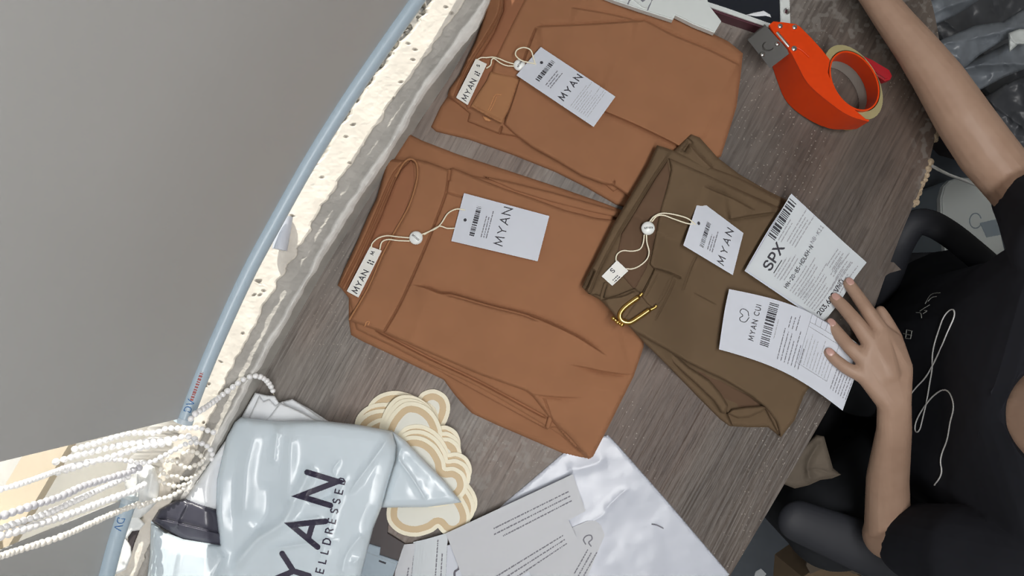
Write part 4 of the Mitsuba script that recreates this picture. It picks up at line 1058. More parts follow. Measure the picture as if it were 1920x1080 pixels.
u = np.linspace(0.2, 4.6, 30); ring = W(1441 + 10 * np.cos(u), 86 + 8.5 * np.sin(u), 0.0465); put("embossed_ring", tube(ring, 0.0006, 6), "mat_blade_steel", key, smooth=True)
for (x, y, z, r) in ((1463, 49, ZP, .0030), (1490, 51, ZP, .0030), (1489, 91, ZP, .0034), (1430, 102, .044, .0027), (1458, 82, .0495, .0028)):
    s = ball(r, 2); s.vertices[:, 2] *= 0.45; s.apply_translation(W(x, y, z + 0.0008)); put("rivet", s, "mat_chrome", key, smooth=True)
put("pressure_bar", tube(W(np.array([1456, 1479]), np.array([61, 88]), ZP - 0.001), 0.0022, 8), "mat_chrome", key, smooth=True)
rb = curve([(1492, 88), (1504, 95), (1518, 108)], n=6); put("rib", tube(W(rb[:, 0], rb[:, 1], ZP + 0.0003), 0.0011, 6), "mat_red_plastic", key, smooth=True)
put("wing_lever", plate([(1618, 104), (1636, 112), (1668, 131), (1673, 142), (1670, 149), (1660, 152), (1640, 138), (1622, 118)], 0.026, 0.036, inset=0.001), "mat_dark_red_plastic", key)
put("wing_lever", plate([(1632, 120), (1663, 138), (1665, 146), (1660, 147), (1636, 131)], 0.036, 0.038), "mat_dark_red_plastic", key)
key = thing("tape_roll", "roll of olive-tinted packing tape seated in the orange dispenser", "tape")
to, ti = ell(1600, 154, 77, 45, 59), ell(1602, 152, 62.5, 42.5, 59)
z1 = 0.050
m = trimesh.creation.extrude_polygon(Polygon(W(to[:, 0], to[:, 1], z1)[:, :2], [W(ti[:, 0], ti[:, 1], z1)[:, :2]]), z1 - 0.001, engine="earcut"); m.apply_translation([0, 0, 0.001])
put("tape", m, "mat_tape", key, smooth=40)
tj = ell(1602, 152, 57, 37, 59)
m = trimesh.creation.extrude_polygon(Polygon(W(hub_i[:, 0] , hub_i[:, 1], z1)[:, :2], [W(tj[:, 0], tj[:, 1], z1)[:, :2]]), 0.025, engine="earcut"); m.apply_translation([0, 0, 0.001])
put("core", m, "mat_cardboard_core", key, smooth=40)

# ================================================================== top edge: white device, phone, key tag
key = thing("label_printer", "white plastic device with a square button, reaching in at the top edge over the trousers", "device")
put("case", plate([(1100, -90), (1120, -12), (1150, 0), (1200, 17), (1262, 37), (1266, 28), (1300, 45), (1340, 61), (1353, 39), (1330, 10), (1300, -90)], 0.0235, 0.033, inset=0.0012), "mat_white_plastic", key)
put("button", plate([(1186, -3), (1205, 12), (1213, 15), (1222, 1), (1205, -14)], 0.033, 0.0355, inset=0.0006), "mat_white_plastic", key)
put("button_mark", plate([(1200, -1), (1205, 4), (1210, 0), (1205, -6)], 0.0355, 0.0358), "mat_ink_grey", key)
put("seam", plate([(1226, -6), (1215, 20), (1213, 19), (1223, -8)], 0.033, 0.0332), "mat_ink_grey", key)
put("seam", plate([(1182, -6), (1176, 7), (1178, 9), (1184, -4)], 0.033, 0.0332), "mat_ink_grey", key)
key = thing("phone", "black phone in a maroon case with a white rim, at the desk's top edge", "phone")
put("case", plate([(1292, -8), (1300, 4), (1312, 12), (1360, 28), (1438, 54), (1470, 62), (1490, -60), (1470, -120), (1330, -120)], 0.0005, 0.021, inset=0.0015), "mat_maroon", key)
put("rim", plate([(1298, -10), (1306, 1), (1316, 8), (1362, 24), (1438, 50), (1466, 57), (1486, -60), (1466, -118), (1334, -118)], 0.021, 0.0228), "mat_white_plastic", key)
put("screen", plate([(1316, -20), (1318, 0), (1364, 15), (1440, 42), (1462, 48), (1478, -60), (1460, -112), (1338, -112)], 0.0228, 0.0236), "mat_screen", key)
put("tape_scrap", sheet([(1398, 28), (1412, 24), (1432, 20), (1444, 27), (1446, 33), (1436, 30), (1418, 31)], 0.0236, 0.0006, 2, 3), "mat_poly_white", smooth=True, label="scrap of clear tape stuck on the phone screen", cat="tape scrap")
key = thing("metal_strip", "pale metal strip with a round hole, behind the orange dispenser", "metal strip")
put("strip", plate([(1461, -60), (1479, -60), (1482, 44), (1464, 44)], 0.0245, 0.027, inset=0.0005, holes=[[(1475 + 5 * math.cos(q), 21 + 5 * math.sin(q)) for q in np.linspace(0, 6.28, 16)[:-1]]]), "mat_white_plastic", key)
q = np.linspace(0, 2 * np.pi, 20); put("eyelet", tube(W(1475 + 5 * np.cos(q), 21 + 5.5 * np.sin(q), 0.0272), 0.0008, 6), "mat_chrome", key, smooth=True)

# ================================================================== pearl strands, ribbons, roll on the sill
PB = {}
GAP = (float((b2[0] - O0) @ E1) + 0.004, float((bar_w[-1] - O0) @ E1) - 0.004)
_q = np.vstack([bar_w, b2]) - O0; _q = np.column_stack([_q @ E1, _q @ E2]); _q = _q[np.argsort(_q[:, 0])]
BAR_A, BAR_B = _q[:, 0], np.convolve(np.pad(_q[:, 1], 4, mode="edge"), np.ones(9) / 9, "valid")


def strand(label, pts, d_px, mt, spacing=1.0, seed=0, jit=0.0):
    """Beads threaded along a path of (px, py, z)."""
    key = thing("pearl_strand", label, "bead strand", None)
    c = curve(pts, step=1.0)
    for it in range(30):                                              # keep clear of the blinds hanging behind
        w = W(c[:, 0], c[:, 1], c[:, 2]) - O0
        a, b = w @ E1, w @ E2
        low = (b < np.interp(a, BAR_A, BAR_B) + 0.020) & ((a < GAP[0]) | (a > GAP[1]))
        if not low.any() or it == 29:
            break
        c[low, 2] += 0.01
    c[:, 2] = np.convolve(np.pad(c[:, 2], 20, mode="edge"), np.ones(41) / 41, "valid")
    w = W(c[:, 0], c[:, 1], c[:, 2])
    d = np.concatenate([[0], np.cumsum(np.linalg.norm(np.diff(w, axis=0), axis=1))])
    put("thread", tube(w[::6] if len(w) > 12 else w, 0.0004, 5), "mat_string", key)
    r = 0.5 * d_px * (H - c[:, 2].mean()) / F
    if (mt, round(r, 4)) not in PB:
        b = trimesh.creation.icosphere(2, 1.0); PB[mt, round(r, 4)] = mikit.ply(b, mt, smooth=True)
    s = 0.0; rr = random.Random(seed)
    pd = PB[mt, round(r, 4)]
    while s < d[-1]:
        p = [float(np.interp(s, d, w[:, k])) for k in range(3)]
        k = r * rr.uniform(0.92, 1.06)
        scene[num(f"{key}__pearl")] = {**pd, "to_world": T4().translate(p).rotate([0, 0, 1], rr.uniform(0, 360)).scale([k, k * rr.uniform(0.9, 1.0), k])}
        s += 2 * r * spacing
    return key


strand("bright pearl strand hanging along the lower edge of the gap between the blinds", [(-25, 1013, .30), (20, 1000, .28), (76, 982, .245), (137, 962, .205), (192, 941, .16), (244, 922, .12), (272, 908, .085)], 15, "mat_pearl", 1.0, 1)
strand("grey pearl strand hanging through the middle of the gap between the blinds", [(-25, 978, .30), (14, 964, .28), (65, 947, .25), (112, 932, .215), (155, 912, .18), (200, 898, .14), (245, 884, .10), (272, 872, .08)], 15, "mat_pearl_grey", 1.05, 2)
strand("second bright pearl strand hanging just above the lowest bright one", [(-25, 1000, .30), (40, 978, .26), (90, 962, .23), (150, 935, .18), (200, 912, .13), (250, 890, .09)], 13, "mat_pearl", 1.0, 3)
strand("thin pearl strand hanging highest in the gap between the blinds", [(-25, 924, .28), (30, 910, .25), (80, 893, .21), (120, 878, .17), (165, 866, .13), (215, 862, .10), (262, 868, .08)], 11, "mat_pearl", 1.0, 4)
strand("dull pearl strand hanging in front of the lower blind", [(-20, 1050, .28), (40, 1030, .25), (76, 1019, .225), (120, 1004, .19), (168, 983, .15), (210, 964, .12), (262, 944, .085)], 13, "mat_pearl_cream", 1.0, 5)
strand("pearl strand lying along the end of the large blind", [(140, 842, .15), (190, 828, .125), (240, 813, .10), (288, 812, .08), (310, 804, .075), (330, 803, .072), (352, 802, .066), (376, 803, .064), (392, 808, .062), (408, 813, .06)], 11, "mat_pearl", 1.0, 6)
strand("pearl strand heaped in a row below the end of the large blind", [(105, 866, .17), (160, 850, .14), (220, 836, .11), (270, 828, .085), (300, 826, .075), (330, 822, .07), (350, 818, .07), (366, 824, .068)], 13, "mat_pearl", 1.0, 7)
strand("pearl strand dropping beside the pinkish bead row", [(108, 886, .17), (175, 866, .135), (230, 850, .11), (268, 838, .09), (300, 833, .08), (326, 829, .07)], 13, "mat_pearl", 1.0, 8)
strand("pearl strand looping round at the sill corner next to the bag", [(258, 868, .09), (285, 866, .082), (300, 858, .08), (325, 845, .078), (350, 832, .078), (372, 830, .076), (390, 838, .072), (398, 852, .068), (396, 866, .064)], 10, "mat_pearl", 1.0, 9)
strand("tangled cream pearl strand in the loop at the sill corner", [(305, 864, .072), (328, 864, .072), (340, 872, .07), (352, 878, .07), (366, 872, .068), (380, 866, .066), (374, 852, .066), (358, 846, .066), (344, 850, .064)], 9, "mat_pearl_cream", 1.0, 10)
strand("cream pearl strand curling at the lower side of the loop", [(302, 880, .07), (312, 893, .07), (330, 892, .068), (345, 898, .066), (362, 894, .066), (376, 884, .064), (384, 874, .064)], 9, "mat_pearl_cream", 1.0, 11)
strand("short cream pearl strand lying below the tangle", [(300, 902, .068), (315, 908, .068), (332, 912, .066), (348, 908, .066), (362, 902, .064)], 9, "mat_pearl_cream", 1.0, 12)
strand("pearl strand slanting up from the ribbon to the white back of the bag", [(262, 950, .072), (280, 942, .07), (300, 936, .068), (322, 930, .066), (338, 920, .064), (352, 912, .064)], 10, "mat_pearl_cream", 0.95, 13)
strand("pearl strand draped over the sill onto the desk, ending behind the bag", [(358, 785, .066), (366, 776, .066), (384, 765, .065), (402, 752, .062), (420, 738, .058), (436, 726, .056), (452, 714, .058), (470, 706, .056), (486, 706, .05), (500, 714, .03), (510, 729, .012), (514, 742, .008)], 11.5, "mat_pearl", 1.05, 14)
key = put("ribbon", sheet([(240, 868), (268, 862), (290, 876), (300, 906), (296, 940), (280, 958), (262, 972), (246, 968), (232, 990), (224, 1010), (236, 975), (238, 930), (232, 900)], 0.062, 0.010, 9, 4, [ridge([(255, 870), (262, 920), (250, 965)], 0.006, 8, 0.2), ridge([(285, 880), (278, 930)], 0.006, 7, 0.2)], noise=0.012, nscale=22, seed=61), "mat_ribbon", smooth=True, label="crumpled translucent white ribbon bow among the pearl strands on the sill", cat="ribbon")
put("paper_scrap", sheet([(232, 1002), (246, 1025), (247, 1042), (236, 1068), (216, 1078), (206, 1076), (220, 1035)], 0.058, 0.003, 4, 4, [ridge([(226, 1025), (232, 1060)], 0.003, 5, 0.2)], seed=62), "mat_ribbon", smooth=True, label="curled white paper scrap on the sill near the bottom edge", cat="paper scrap")
put("paper_scrap", sheet([(238, 970), (258, 968), (272, 982), (262, 994), (248, 996), (238, 1010), (226, 1006)], 0.060, 0.003, 4, 4, noise=0.004, seed=63), "mat_ribbon", smooth=True, label="small white paper scrap just below the ribbon on the sill", cat="paper scrap")
put("dark_clip", sheet([(240, 1000), (256, 990), (262, 994), (252, 1020), (246, 1040), (240, 1022)], 0.0565, 0.0025, 3, 3, seed=64), "mat_box_dark", smooth=True, label="dark sliver between the paper scraps on the sill", cat="clip")
pr = curve([(560, 372), (548, 400), (538, 436), (530, 464)], step=5)
rr_ = W(pr[:, 0], pr[:, 1], 0.0625)
m = tube(np.array([W(545, 405, 0.064), W(541, 430, 0.064), W(534, 468, 0.064)]) + np.array([-0.006, 0, 0]), 0.0085, 18)
put("paper_roll", m, "mat_paper", smooth=40, label="white paper roll poking out under the blind bar on the sill", cat="paper roll")

# ================================================================== the person, chair, things below the desk
def hull(*sp, seg=20):
    pts = []
    s = trimesh.creation.icosphere(2, 1.0).vertices
    for p, r in sp:
        pts.append(np.asarray(p, float) + s * np.asarray(r, float))
    return m3.Manifold.hull_points(np.vstack(pts))


def chain(*sp):
    return [hull(a, b) for a, b in zip(sp, sp[1:])]


def to_tri(man, edge, rounds=8):
    mm = man.refine_to_length(edge).to_mesh()
    t = trimesh.Trimesh(mm.vert_properties[:, :3], mm.tri_verts, process=True)
    if rounds:
        trimesh.smoothing.filter_taubin(t, lamb=0.5, nu=0.52, iterations=rounds)
    return t


def wp(x, y, z):
    return W(x, y, z).ravel()


NECK = wp(2025, 785, 0.22)
SH_L, SH_R = NECK + [0.020, -0.160, -0.03], NECK + [0.030, 0.165, -0.03]
EL_L, EL_R = wp(1664, 1004, -0.055), wp(1905, 352, 0.065)
HIP = np.array([NECK[0] + 0.16, NECK[1], -0.26])
CHEST = NECK + [0.075, 0, -0.17]; BELLY = 0.5 * (CHEST + HIP) + [-0.02, 0, -0.02]
HEAD = NECK + [0.02, 0.0, 0.21]

# left hand (lower in the picture), palm down with the fingers spread on the papers
def fingers(F):
    out = []
    for f in F:
        out += chain(*[(wp(*p), r) for *p, r in f])
    return out


LF = [[(1591, 531, .0195, .0066), (1605, 551, .0265, .0074), (1625, 580, .037, .0080), (1652, 622, .042, .0100)],
      [(1566, 560, .0200, .0068), (1581, 575, .0270, .0078), (1605, 603, .039, .0084), (1634, 645, .044, .0104)],
      [(1557, 607, .0225, .0066), (1571, 625, .0285, .0074), (1593, 651, .039, .0080), (1622, 676, .043, .0100)],
      [(1554, 661, .0300, .0060), (1567, 675, .0335, .0068), (1588, 691, .038, .0073), (1621, 706, .041, .0092)]]
THL = [(1651, 583, .024, .0062), (1660, 600, .026, .0078), (1676, 634, .030, .0098), (1684, 690, .034, .0125)]
WR = [(wp(1667, 757, .038), .0130), (wp(1686, 757, .038), .0130)]
palm = [hull((wp(1652, 622, .042), .0100), (wp(1634, 645, .044), .0104), (wp(1665, 700, .042), .014)), hull((wp(1634, 645, .044), .0104), (wp(1622, 676, .043), .0100), (wp(1650, 712, .041), .013)),
        hull((wp(1622, 676, .043), .0100), (wp(1621, 706, .041), .0092), (wp(1648, 728, .039), .0125)), hull((wp(1652, 622, .042), .0100), (wp(1676, 640, .034), .0105), (wp(1688, 690, .036), .0135)),
        hull((wp(1652, 622, .042), .0100), (wp(1622, 676, .043), .0100), (wp(1621, 706, .041), .0092), (wp(1689, 690, .036), .0130), *WR)]
fore = [hull(*WR, (wp(1669, 805, .025), .0150), (wp(1684, 805, .025), .0150)), hull((wp(1669, 805, .025), .0150), (wp(1684, 805, .025), .0150), (wp(1660, 900, -.015), .0220), (wp(1668, 900, -.015), .0220)), hull((wp(1660, 900, -.015), .0220), (wp(1668, 900, -.015), .0220), (EL_L, .028))]
armL = [hull((EL_L, .030), (0.5 * (EL_L + SH_L), .036)), hull((0.5 * (EL_L + SH_L), .036), (SH_L, .045))]
# right arm (upper in the picture), reaching out of the frame above
WRR = wp(1594, -62, .045)
foreR = chain((EL_R, .030), (wp(1852, 288, .066), .0315), (wp(1806, 222, .066), .0300), (wp(1762, 152, .062), .0272), (wp(1722, 96, .058), .0235), (wp(1682, 46, .053), .0205), (wp(1634, -18, .048), .0172), (WRR, .0165))
armR = [hull((EL_R, .030), (0.5 * (EL_R + SH_R), .036)), hull((0.5 * (EL_R + SH_R), .036), (SH_R, .045))]
K = [(1560, -118), (1548, -128), (1534, -134), (1520, -132)]
handR = [hull((WRR, .0160), *[(wp(x, y, .036), .0095) for x, y in K])]
for i, (x, y) in enumerate(K):
    dx, dy = [(-6, -42), (-16, -46), (-24, -42), (-30, -30)][i]
    handR += chain((wp(x, y, .036), .0092), (wp(x + dx * .5, y + dy * .5, .034), .0080), (wp(x + dx * .85, y + dy * .85, .022), .0072), (wp(x + dx, y + dy, .013), .0064))
handR += chain((wp(1588, -88, .034), .0115), (wp(1592, -122, .024), .0090), (wp(1586, -150, .014), .0070))
trunk = [hull((HIP + [0, -.09, 0], .10), (HIP + [0, .09, 0], .10), (BELLY + [0, -.05, 0], .09), (BELLY + [0, .05, 0], .09)), hull((BELLY + [0, -.05, 0], .09), (BELLY + [0, .05, 0], .09), (CHEST + [0, -.07, 0], .085), (CHEST + [0, .07, 0], .085)),
         hull((CHEST + [0, -.07, 0], .085), (CHEST + [0, .07, 0], .085), (SH_L + [.01, .02, -.01], .045), (SH_R + [.01, -.02, -.01], .045), (NECK + [.0, 0, -.045], .05)), hull((NECK + [0, 0, -.045], .055), (NECK + [0, 0, .02], .046)), hull((NECK, .046), (HEAD + [.02, 0, -.06], .05))]
legs = []
KN = [wp(1620, 690, -.20), wp(1560, 975, -.20)]
for sgn, kn in ((1, KN[0]), (-1, KN[1])):
    hp = HIP + [0, sgn * .09, -.02]
    an = np.array([kn[0] + 0.03, kn[1], FLOOR + .07])
    legs += [hull((hp, .085), (kn, .058)), hull((kn, .055), (an, .038)), hull((an - [0, 0, .02], .034), (an + [-.13, 0, -.05], .020), (an + [-.06, .02, -.045], .025))]
head = [hull((HEAD, .078), (HEAD + [.03, 0, .03], .080), (HEAD + [-.055, 0, -.065], .045), (HEAD + [-.02, 0, -.07], .05)), hull((HEAD + [-.084, 0, -.005], .010), (HEAD + [-.102, 0, -.03], .012), (HEAD + [-.085, 0, -.035], .015))]
for s in (-1, 1):
    head.append(hull((HEAD + [.0, s * .080, -.005], (.020, .010, .028)), (HEAD + [.005, s * .085, .01], (.014, .008, .014))))
body = m3.Manifold.batch_boolean(palm + fingers(LF + [THL]) + fore + armL + foreR + armR + handR + trunk + legs + head, m3.OpType.Add)
PERSON = thing("person", "person in a black T-shirt seated at the desk's right, one hand on the receipt", "person")
bm = to_tri(body, 0.0042, 7)
put("body", bm, "mat_skin", PERSON, smooth=True)
for f, tip in zip(LF, [(1588, 524), (1562, 553), (1553, 600), (1549, 655)]):                # nails on the back of the fingertips
    a, b = wp(*f[0][:3]), wp(*f[1][:3]); d = (b - a) / np.linalg.norm(b - a)
    n = ball(1.0, 2); n.vertices *= [0.0058, 0.0044, 0.0014]
    zax = np.array([0, 0, 1.0]) - d * d[2]; zax /= np.linalg.norm(zax); M = np.eye(4); M[:3, 0], M[:3, 1], M[:3, 2] = d, np.cross(zax, d), zax
    M[:3, 3] = a + d * 0.001 + zax * (f[0][3] - 0.0005); n.apply_transform(M)
    put("nail", n, "mat_nail", PERSON, smooth=True)
for s in (-1, 1):
    e = ball(0.0125, 2); e.apply_translation(HEAD + [-.070, s * .031, .004]); ek = put("eye", e, "mat_eye_white", PERSON, smooth=True)
    e = ball(0.0065, 2); e.apply_translation(HEAD + [-.0775, s * .031, .001]); put("iris", e, "mat_hair", ek, smooth=True)
    e = hull((HEAD + [-.079, s * .018, .024], .004), (HEAD + [-.070, s * .046, .023], .004)); put("eyebrow", to_tri(e, .004, 3), "mat_hair", PERSON, smooth=True)
e = hull((HEAD + [-.094, -.018, -.062], .0055), (HEAD + [-.099, 0, -.061], .0065), (HEAD + [-.094, .018, -.062], .0055)); put("mouth", to_tri(e, .004, 3), "mat_lips", PERSON, smooth=True)
hr = hull((HEAD + [.012, 0, .022], .090), (HEAD + [.045, 0, .0], .086)) - hull((HEAD + [-.09, 0, -.03], .085), (HEAD + [-.12, 0, .02], .07))
hr = hr + hull((HEAD + [.08, 0, .0], .05), (HEAD + [.13, 0, -.02], .03))
put("hair", to_tri(hr, 0.006, 6), "mat_hair", PERSON, smooth=True)
# T-shirt: torso, shoulders, elbow-length sleeves; open neckline
SHL = EL_L + (SH_L - EL_L) * 0.10 + np.array([.018, -.004, 0])
SHR = wp(1938, 374, .075)
shirt = [hull((HIP + [-.01, -.10, .02], .112), (HIP + [-.01, .10, .02], .112), (BELLY + [-.012, -.06, 0], .105), (BELLY + [-.012, .06, 0], .105)), hull((BELLY + [-.012, -.06, 0], .105), (BELLY + [-.012, .06, 0], .105), (CHEST + [-.005, -.075, 0], .098), (CHEST + [-.005, .075, 0], .098)),
         hull((CHEST + [-.005, -.075, 0], .098), (CHEST + [-.005, .075, 0], .098), (SH_L + [.01, .02, -.01], .058), (SH_R + [.01, -.02, -.01], .058), (NECK + [0, 0, -.05], .062)),
         hull((SH_L, .060), (0.5 * (SH_L + SHL) + [-.012, 0, 0], .060)), hull((0.5 * (SH_L + SHL) + [-.012, 0, 0], .060), (SHL, .047)), hull((SH_R, .060), (0.5 * (SH_R + SHR), .052)), hull((0.5 * (SH_R + SHR), .052), (SHR, .042))]
sh = m3.Manifold.batch_boolean(shirt, m3.OpType.Add)
sh = sh - hull((NECK + [-.012, 0, .02], .062), (NECK + [-.03, 0, .08], .066))
dl = (SHL - SH_L) / np.linalg.norm(SHL - SH_L); dR = wp(1806, 222, .066) - EL_R; dR /= np.linalg.norm(dR)
for c, d, r in ((SHL, np.array([-.25, .25, -1.0]), .043), (SHR, dR, .036)):          # the sleeves' mouths
    d = d / np.linalg.norm(d)
    sh = sh - hull((c + d * 0.022, r), (c + d * 0.12, r))
sm = to_tri(sh, 0.007, 8)
q = sm.vertices; sm.vertices = q + 0.006 * (meshkit.fbm(np.column_stack([q[:, 0] * 13, q[:, 1] * 13, q[:, 2] * 5]), 3, 5)[:, None] - 0.5) * sm.vertex_normals
SHIRT = put("t_shirt", sm, "mat_black_cotton", PERSON, smooth=True)
tr = []
for sgn, kn in ((1, KN[0]), (-1, KN[1])):
    hp = HIP + [0, sgn * .09, -.02]; an = np.array([kn[0] + 0.03, kn[1], FLOOR + .10])
    tr += [hull((hp, .098), (kn, .072)), hull((kn, .070), (an, .055))]
tr.append(hull((HIP + [0, -.09, -.02], .105), (HIP + [0, .09, -.02], .105)))
put("trousers", to_tri(m3.Manifold.batch_boolean(tr, m3.OpType.Add), 0.010, 8), "mat_black_trousers", PERSON, smooth=True)


def on_shirt(pts, r, name, m, parent, step=4):
    c = curve(pts, step=step); p = dist_cam_hit(sm, c[:, 0], c[:, 1]); p = p[~np.isnan(p[:, 0])]
    k = np.ones(5) / 5
    if len(p) > 9:
        pp = np.vstack([np.repeat(p[:1], 2, 0), p, np.repeat(p[-1:], 2, 0)]); p = np.column_stack([np.convolve(pp[:, i], k, "valid") for i in range(3)])
    return put(name, tube(p, r, 6), m, parent, smooth=True)


for st in ([(1734, 571), (1746, 552), (1764, 549)], [(1739, 566), (1748, 557), (1757, 556)], [(1718, 586), (1726, 587), (1728, 596)], [(1724, 584), (1734, 577), (1744, 571)], [(1731, 588), (1738, 583), (1733, 582)],
           [(1693, 625), (1710, 629)], [(1699, 618), (1711, 621)], [(1697, 634), (1708, 635)], [(1700, 617), (1698, 635)], [(1710, 619), (1707, 636)]):
    on_shirt(st, 0.0006, "printed_mark", "mat_print_grey", SHIRT, 2)
CORD = thing("cord", "long thin white cord looped down the front of the black T-shirt", "cord")
on_shirt([(1704, 745), (1716, 728), (1735, 708), (1749, 684), (1763, 655), (1777, 622), (1790, 592), (1790, 582), (1786, 578), (1778, 583), (1769, 595), (1760, 620), (1752, 645), (1748, 668), (1748, 690), (1743, 720), (1737, 755), (1731, 780), (1724, 808), (1717, 813), (1715, 800), (1722, 780), (1737, 757), (1752, 740), (1768, 730), (1777, 731), (1786, 748), (1788, 768), (1782, 790), (1776, 825), (1766, 850), (1763, 870), (1767, 882), (1764, 893), (1750, 912)], 0.0009, "strand", "mat_cord", CORD)

# office chair
key = thing("office_chair", "black office chair with looped armrests under the seated person", "chair")
seat = hull((HIP + [.10, -.17, -.155], (.06, .06, .022)), (HIP + [.10, .17, -.155], (.06, .06, .022)), (HIP + [-.22, -.16, -.155], (.06, .06, .02)), (HIP + [-.22, .16, -.155], (.06, .06, .02)))
put("seat", to_tri(seat, .02, 3), "mat_black_leather", key, smooth=True)
bkr = hull((HIP + [.20, -.17, -.02], (.02, .05, .05)), (HIP + [.20, .17, -.02], (.02, .05, .05)), (HIP + [.26, -.17, .45], (.02, .05, .05)), (HIP + [.26, .17, .45], (.02, .05, .05)))
put("backrest", to_tri(bkr, .02, 3), "mat_black_leather", key, smooth=True)
col = trimesh.creation.cylinder(0.03, 0.26, sections=20); col.apply_translation([HIP[0], HIP[1], FLOOR + 0.20]); put("column", col, "mat_black_leather", key, smooth=40)
for i in range(5):
    a = i * 2 * math.pi / 5 + .3; put("leg", to_tri(hull(((HIP[0], HIP[1], FLOOR + .085), .024), ((HIP[0] + .27 * math.cos(a), HIP[1] + .27 * math.sin(a), FLOOR + .055), .016)), .03, 2), "mat_black_leather", key, smooth=True)
    b = ball(0.027); b.apply_translation([HIP[0] + .27 * math.cos(a), HIP[1] + .27 * math.sin(a), FLOOR + .028]); put("caster", b, "mat_black_leather", key, smooth=True)


def band(pts, rx, rz):
    c = curve(pts, step=8); p = W(c[:, 0], c[:, 1], c[:, 2]); t = tube(p, 1.0, 16)
    n = len(p); v = t.vertices; cen = np.vstack([np.repeat(p, 16, 0), p[:1], p[-1:]])
    d = v - cen; d[:, :2] *= rx; d[:, 2] *= rz
    t.vertices = cen + d
    return t


put("armrest", band([(1652, 560, -.20), (1672, 505, -.14), (1690, 455, -.11), (1714, 420, -.10), (1742, 418, -.10), (1782, 440, -.10), (1832, 480, -.10), (1890, 530, -.11), (1960, 580, -.14)], .0185, .012), "mat_black_leather", key, smooth=True)
put("armrest", to_tri(hull((wp(1500, 978, -.115), (.030, .028, .016)), (wp(1640, 1034, -.11), (.036, .036, .016)), (wp(1790, 1096, -.11), (.036, .036, .016))), .012, 4), "mat_black_leather", key, smooth=True)
put("armrest_post", to_tri(hull((wp(1780, 1090, -.13), .014), (HIP + [0.0, -.19, -.13], .016)), .02, 2), "mat_black_leather", key, smooth=True)
# floor things
key = thing("storage_bin", "pale grey rounded plastic bin lid on the floor, under the person's raised elbow", "bin")
binp = [(1764, 372), (1770, 350), (1782, 338), (1800, 332), (1824, 334), (1842, 342), (1856, 366), (1866, 395), (1878, 440), (1890, 492), (1886, 500), (1842, 512), (1800, 526), (1784, 528), (1777, 505), (1770, 440), (1765, 400)]
put("body", plate([(x - 7, y + 1) for x, y in binp], -0.74, -0.62), "mat_grey_plastic", key, smooth=30)
put("lid", plate(binp, -0.62, -0.605, inset=0.003), "mat_white_plastic", key, smooth=30)
q = np.linspace(0.5, 6.0, 26); put("finger_dent", tube(W(1829 + 11 * np.cos(q), 414 + 14 * np.sin(q), -0.605), 0.0012, 6), "mat_grey_plastic", key, smooth=True)
put("band", plate([(1838, 418), (1867, 411), (1878, 440), (1850, 445)], -0.606, -0.6035), "mat_grey_plastic", key)
put("cable", tube(W(*curve([(1740, 306), (1758, 317), (1780, 328), (1802, 336), (1828, 346), (1850, 352)], step=5).T, np.linspace(-0.02, -.40, len(curve([(1740, 306), (1758, 317), (1780, 328), (1802, 336), (1828, 346), (1850, 352)], step=5)))), 0.0022, 8), "mat_cord", smooth=True, label="white cable hanging from the chipped desk edge", cat="cable")
heap = [("dark", [(1670, -40), (1710, 30), (1790, 110), (1850, 180), (1905, 260), (2000, 280), (2050, -60)], -.40, "poly_grey_dark", "dark grey plastic sheet spread lowest in the heap of mailers at the upper right corner"),
        ("a", [(1690, 60), (1722, 62), (1790, 30), (1858, -14), (1800, -40), (1716, 20)], -.24, "poly_grey", "crumpled grey mailer nearest the top edge, behind the raised arm"),
        ("b", [(1745, 86), (1770, 72), (1828, 48), (1880, 40), (1925, 12), (1960, 30), (1930, 58), (1880, 76), (1836, 104), (1806, 130)], -.20, "poly_grey", "broad bluish grey mailer behind the raised arm, middle of the heap"),
        ("c", [(1792, 128), (1840, 106), (1884, 82), (1950, 70), (1950, 118), (1880, 146), (1832, 172), (1808, 150)], -.22, "poly_grey", "long wrinkled grey mailer just below the broad bluish one"),
        ("d", [(1842, 184), (1880, 160), (1950, 128), (1990, 300), (1930, 320), (1896, 290), (1868, 230)], -.26, "poly_grey_dark", "dark bluish mailer at the right edge, lowest on the heap in view")]
for nm, o, z, mt, lb in heap:
    put("grey_mailer", sheet(o, z, 0.016, 12, 6, [ridge([o[0], tuple(np.mean(o, 0)), o[len(o) // 2]], 0.010, 8, 0.2)], noise=0.05, nscale=38, seed=hash(nm) % 7 + 70 if False else 70 + ord(nm[0]) % 9), "mat_" + mt, smooth=True, label=lb, cat="bag", group="grey mailers heaped at the upper right")
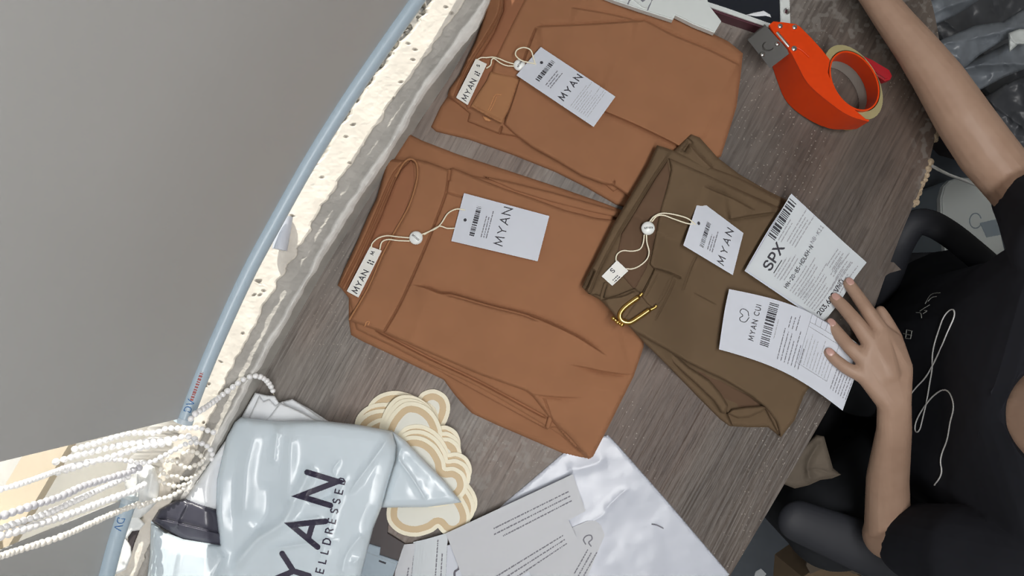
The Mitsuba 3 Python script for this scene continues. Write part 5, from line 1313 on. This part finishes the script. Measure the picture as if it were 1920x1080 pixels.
put("white_mailer_corner", sheet([(1890, 62), (1912, 54), (1940, 56), (1938, 84), (1908, 84), (1892, 98)], -.165, 0.006, 4, 4, [ridge([(1892, 62), (1905, 80), (1930, 82)], 0.004, 4, 0.1)], noise=0.01, nscale=14, seed=78), "mat_white_plastic", smooth=True, label="crinkled white plastic bit on top of the grey mailer heap", cat="bag")
stand = wbox(0.95, 1.35, 0.72, 1.35, FLOOR, -0.46)
put("low_shelf", plate([(1700, -120), (1740, 40), (1850, 90), (1900, 160), (1950, 210), (2060, 240), (2080, -120)], -0.75, -0.42), "mat_box_dark", label="dark low shelf under the heap of grey mailers", cat="shelf")
put("brown_cloth", sheet([(1530, 815), (1545, 818), (1554, 850), (1562, 878), (1577, 890), (1560, 897), (1538, 900), (1516, 910), (1490, 916), (1450, 900), (1490, 850)], -0.095, 0.010, 8, 5, [ridge([(1540, 825), (1515, 870), (1520, 905)], 0.008, 8, 0.15), ridge([(1508, 886), (1530, 880), (1560, 888)], 0.004, 5, 0.2)], noise=0.01, seed=79), "mat_taupe", smooth=True, label="taupe cloth corner showing between the desk edge and the lap", cat="cloth")
put("patterned_cloth", sheet([(1566, 972), (1600, 974), (1640, 978), (1660, 1000), (1640, 1020), (1608, 1005)], -0.19, 0.008, 6, 5, noise=0.006, seed=80), "mat_taupe", smooth=True, label="brown cloth on the chair between the armrest and the forearm", cat="cloth")
put("carton", plate([(1505, 1082), (1548, 1052), (1568, 1058), (1625, 1086), (1640, 1150), (1500, 1150)], FLOOR, FLOOR + 0.16), "mat_carton", label="open brown carton on the floor at the bottom edge", cat="carton")
put("carton_flap", plate([(1518, 1040), (1560, 1028), (1610, 1050), (1640, 1080), (1600, 1076), (1566, 1056), (1520, 1076), (1512, 1060)], FLOOR + 0.165, FLOOR + 0.170), "mat_taupe", label="dark brown carton flap beside the armrest", cat="carton")
put("floor_scrap", plate([(1417, 1072), (1427, 1066), (1437, 1076), (1432, 1084), (1414, 1082)], FLOOR, FLOOR + 0.002), "mat_paper_cool", label="small white paper square on the floor at the bottom edge", cat="paper scrap")
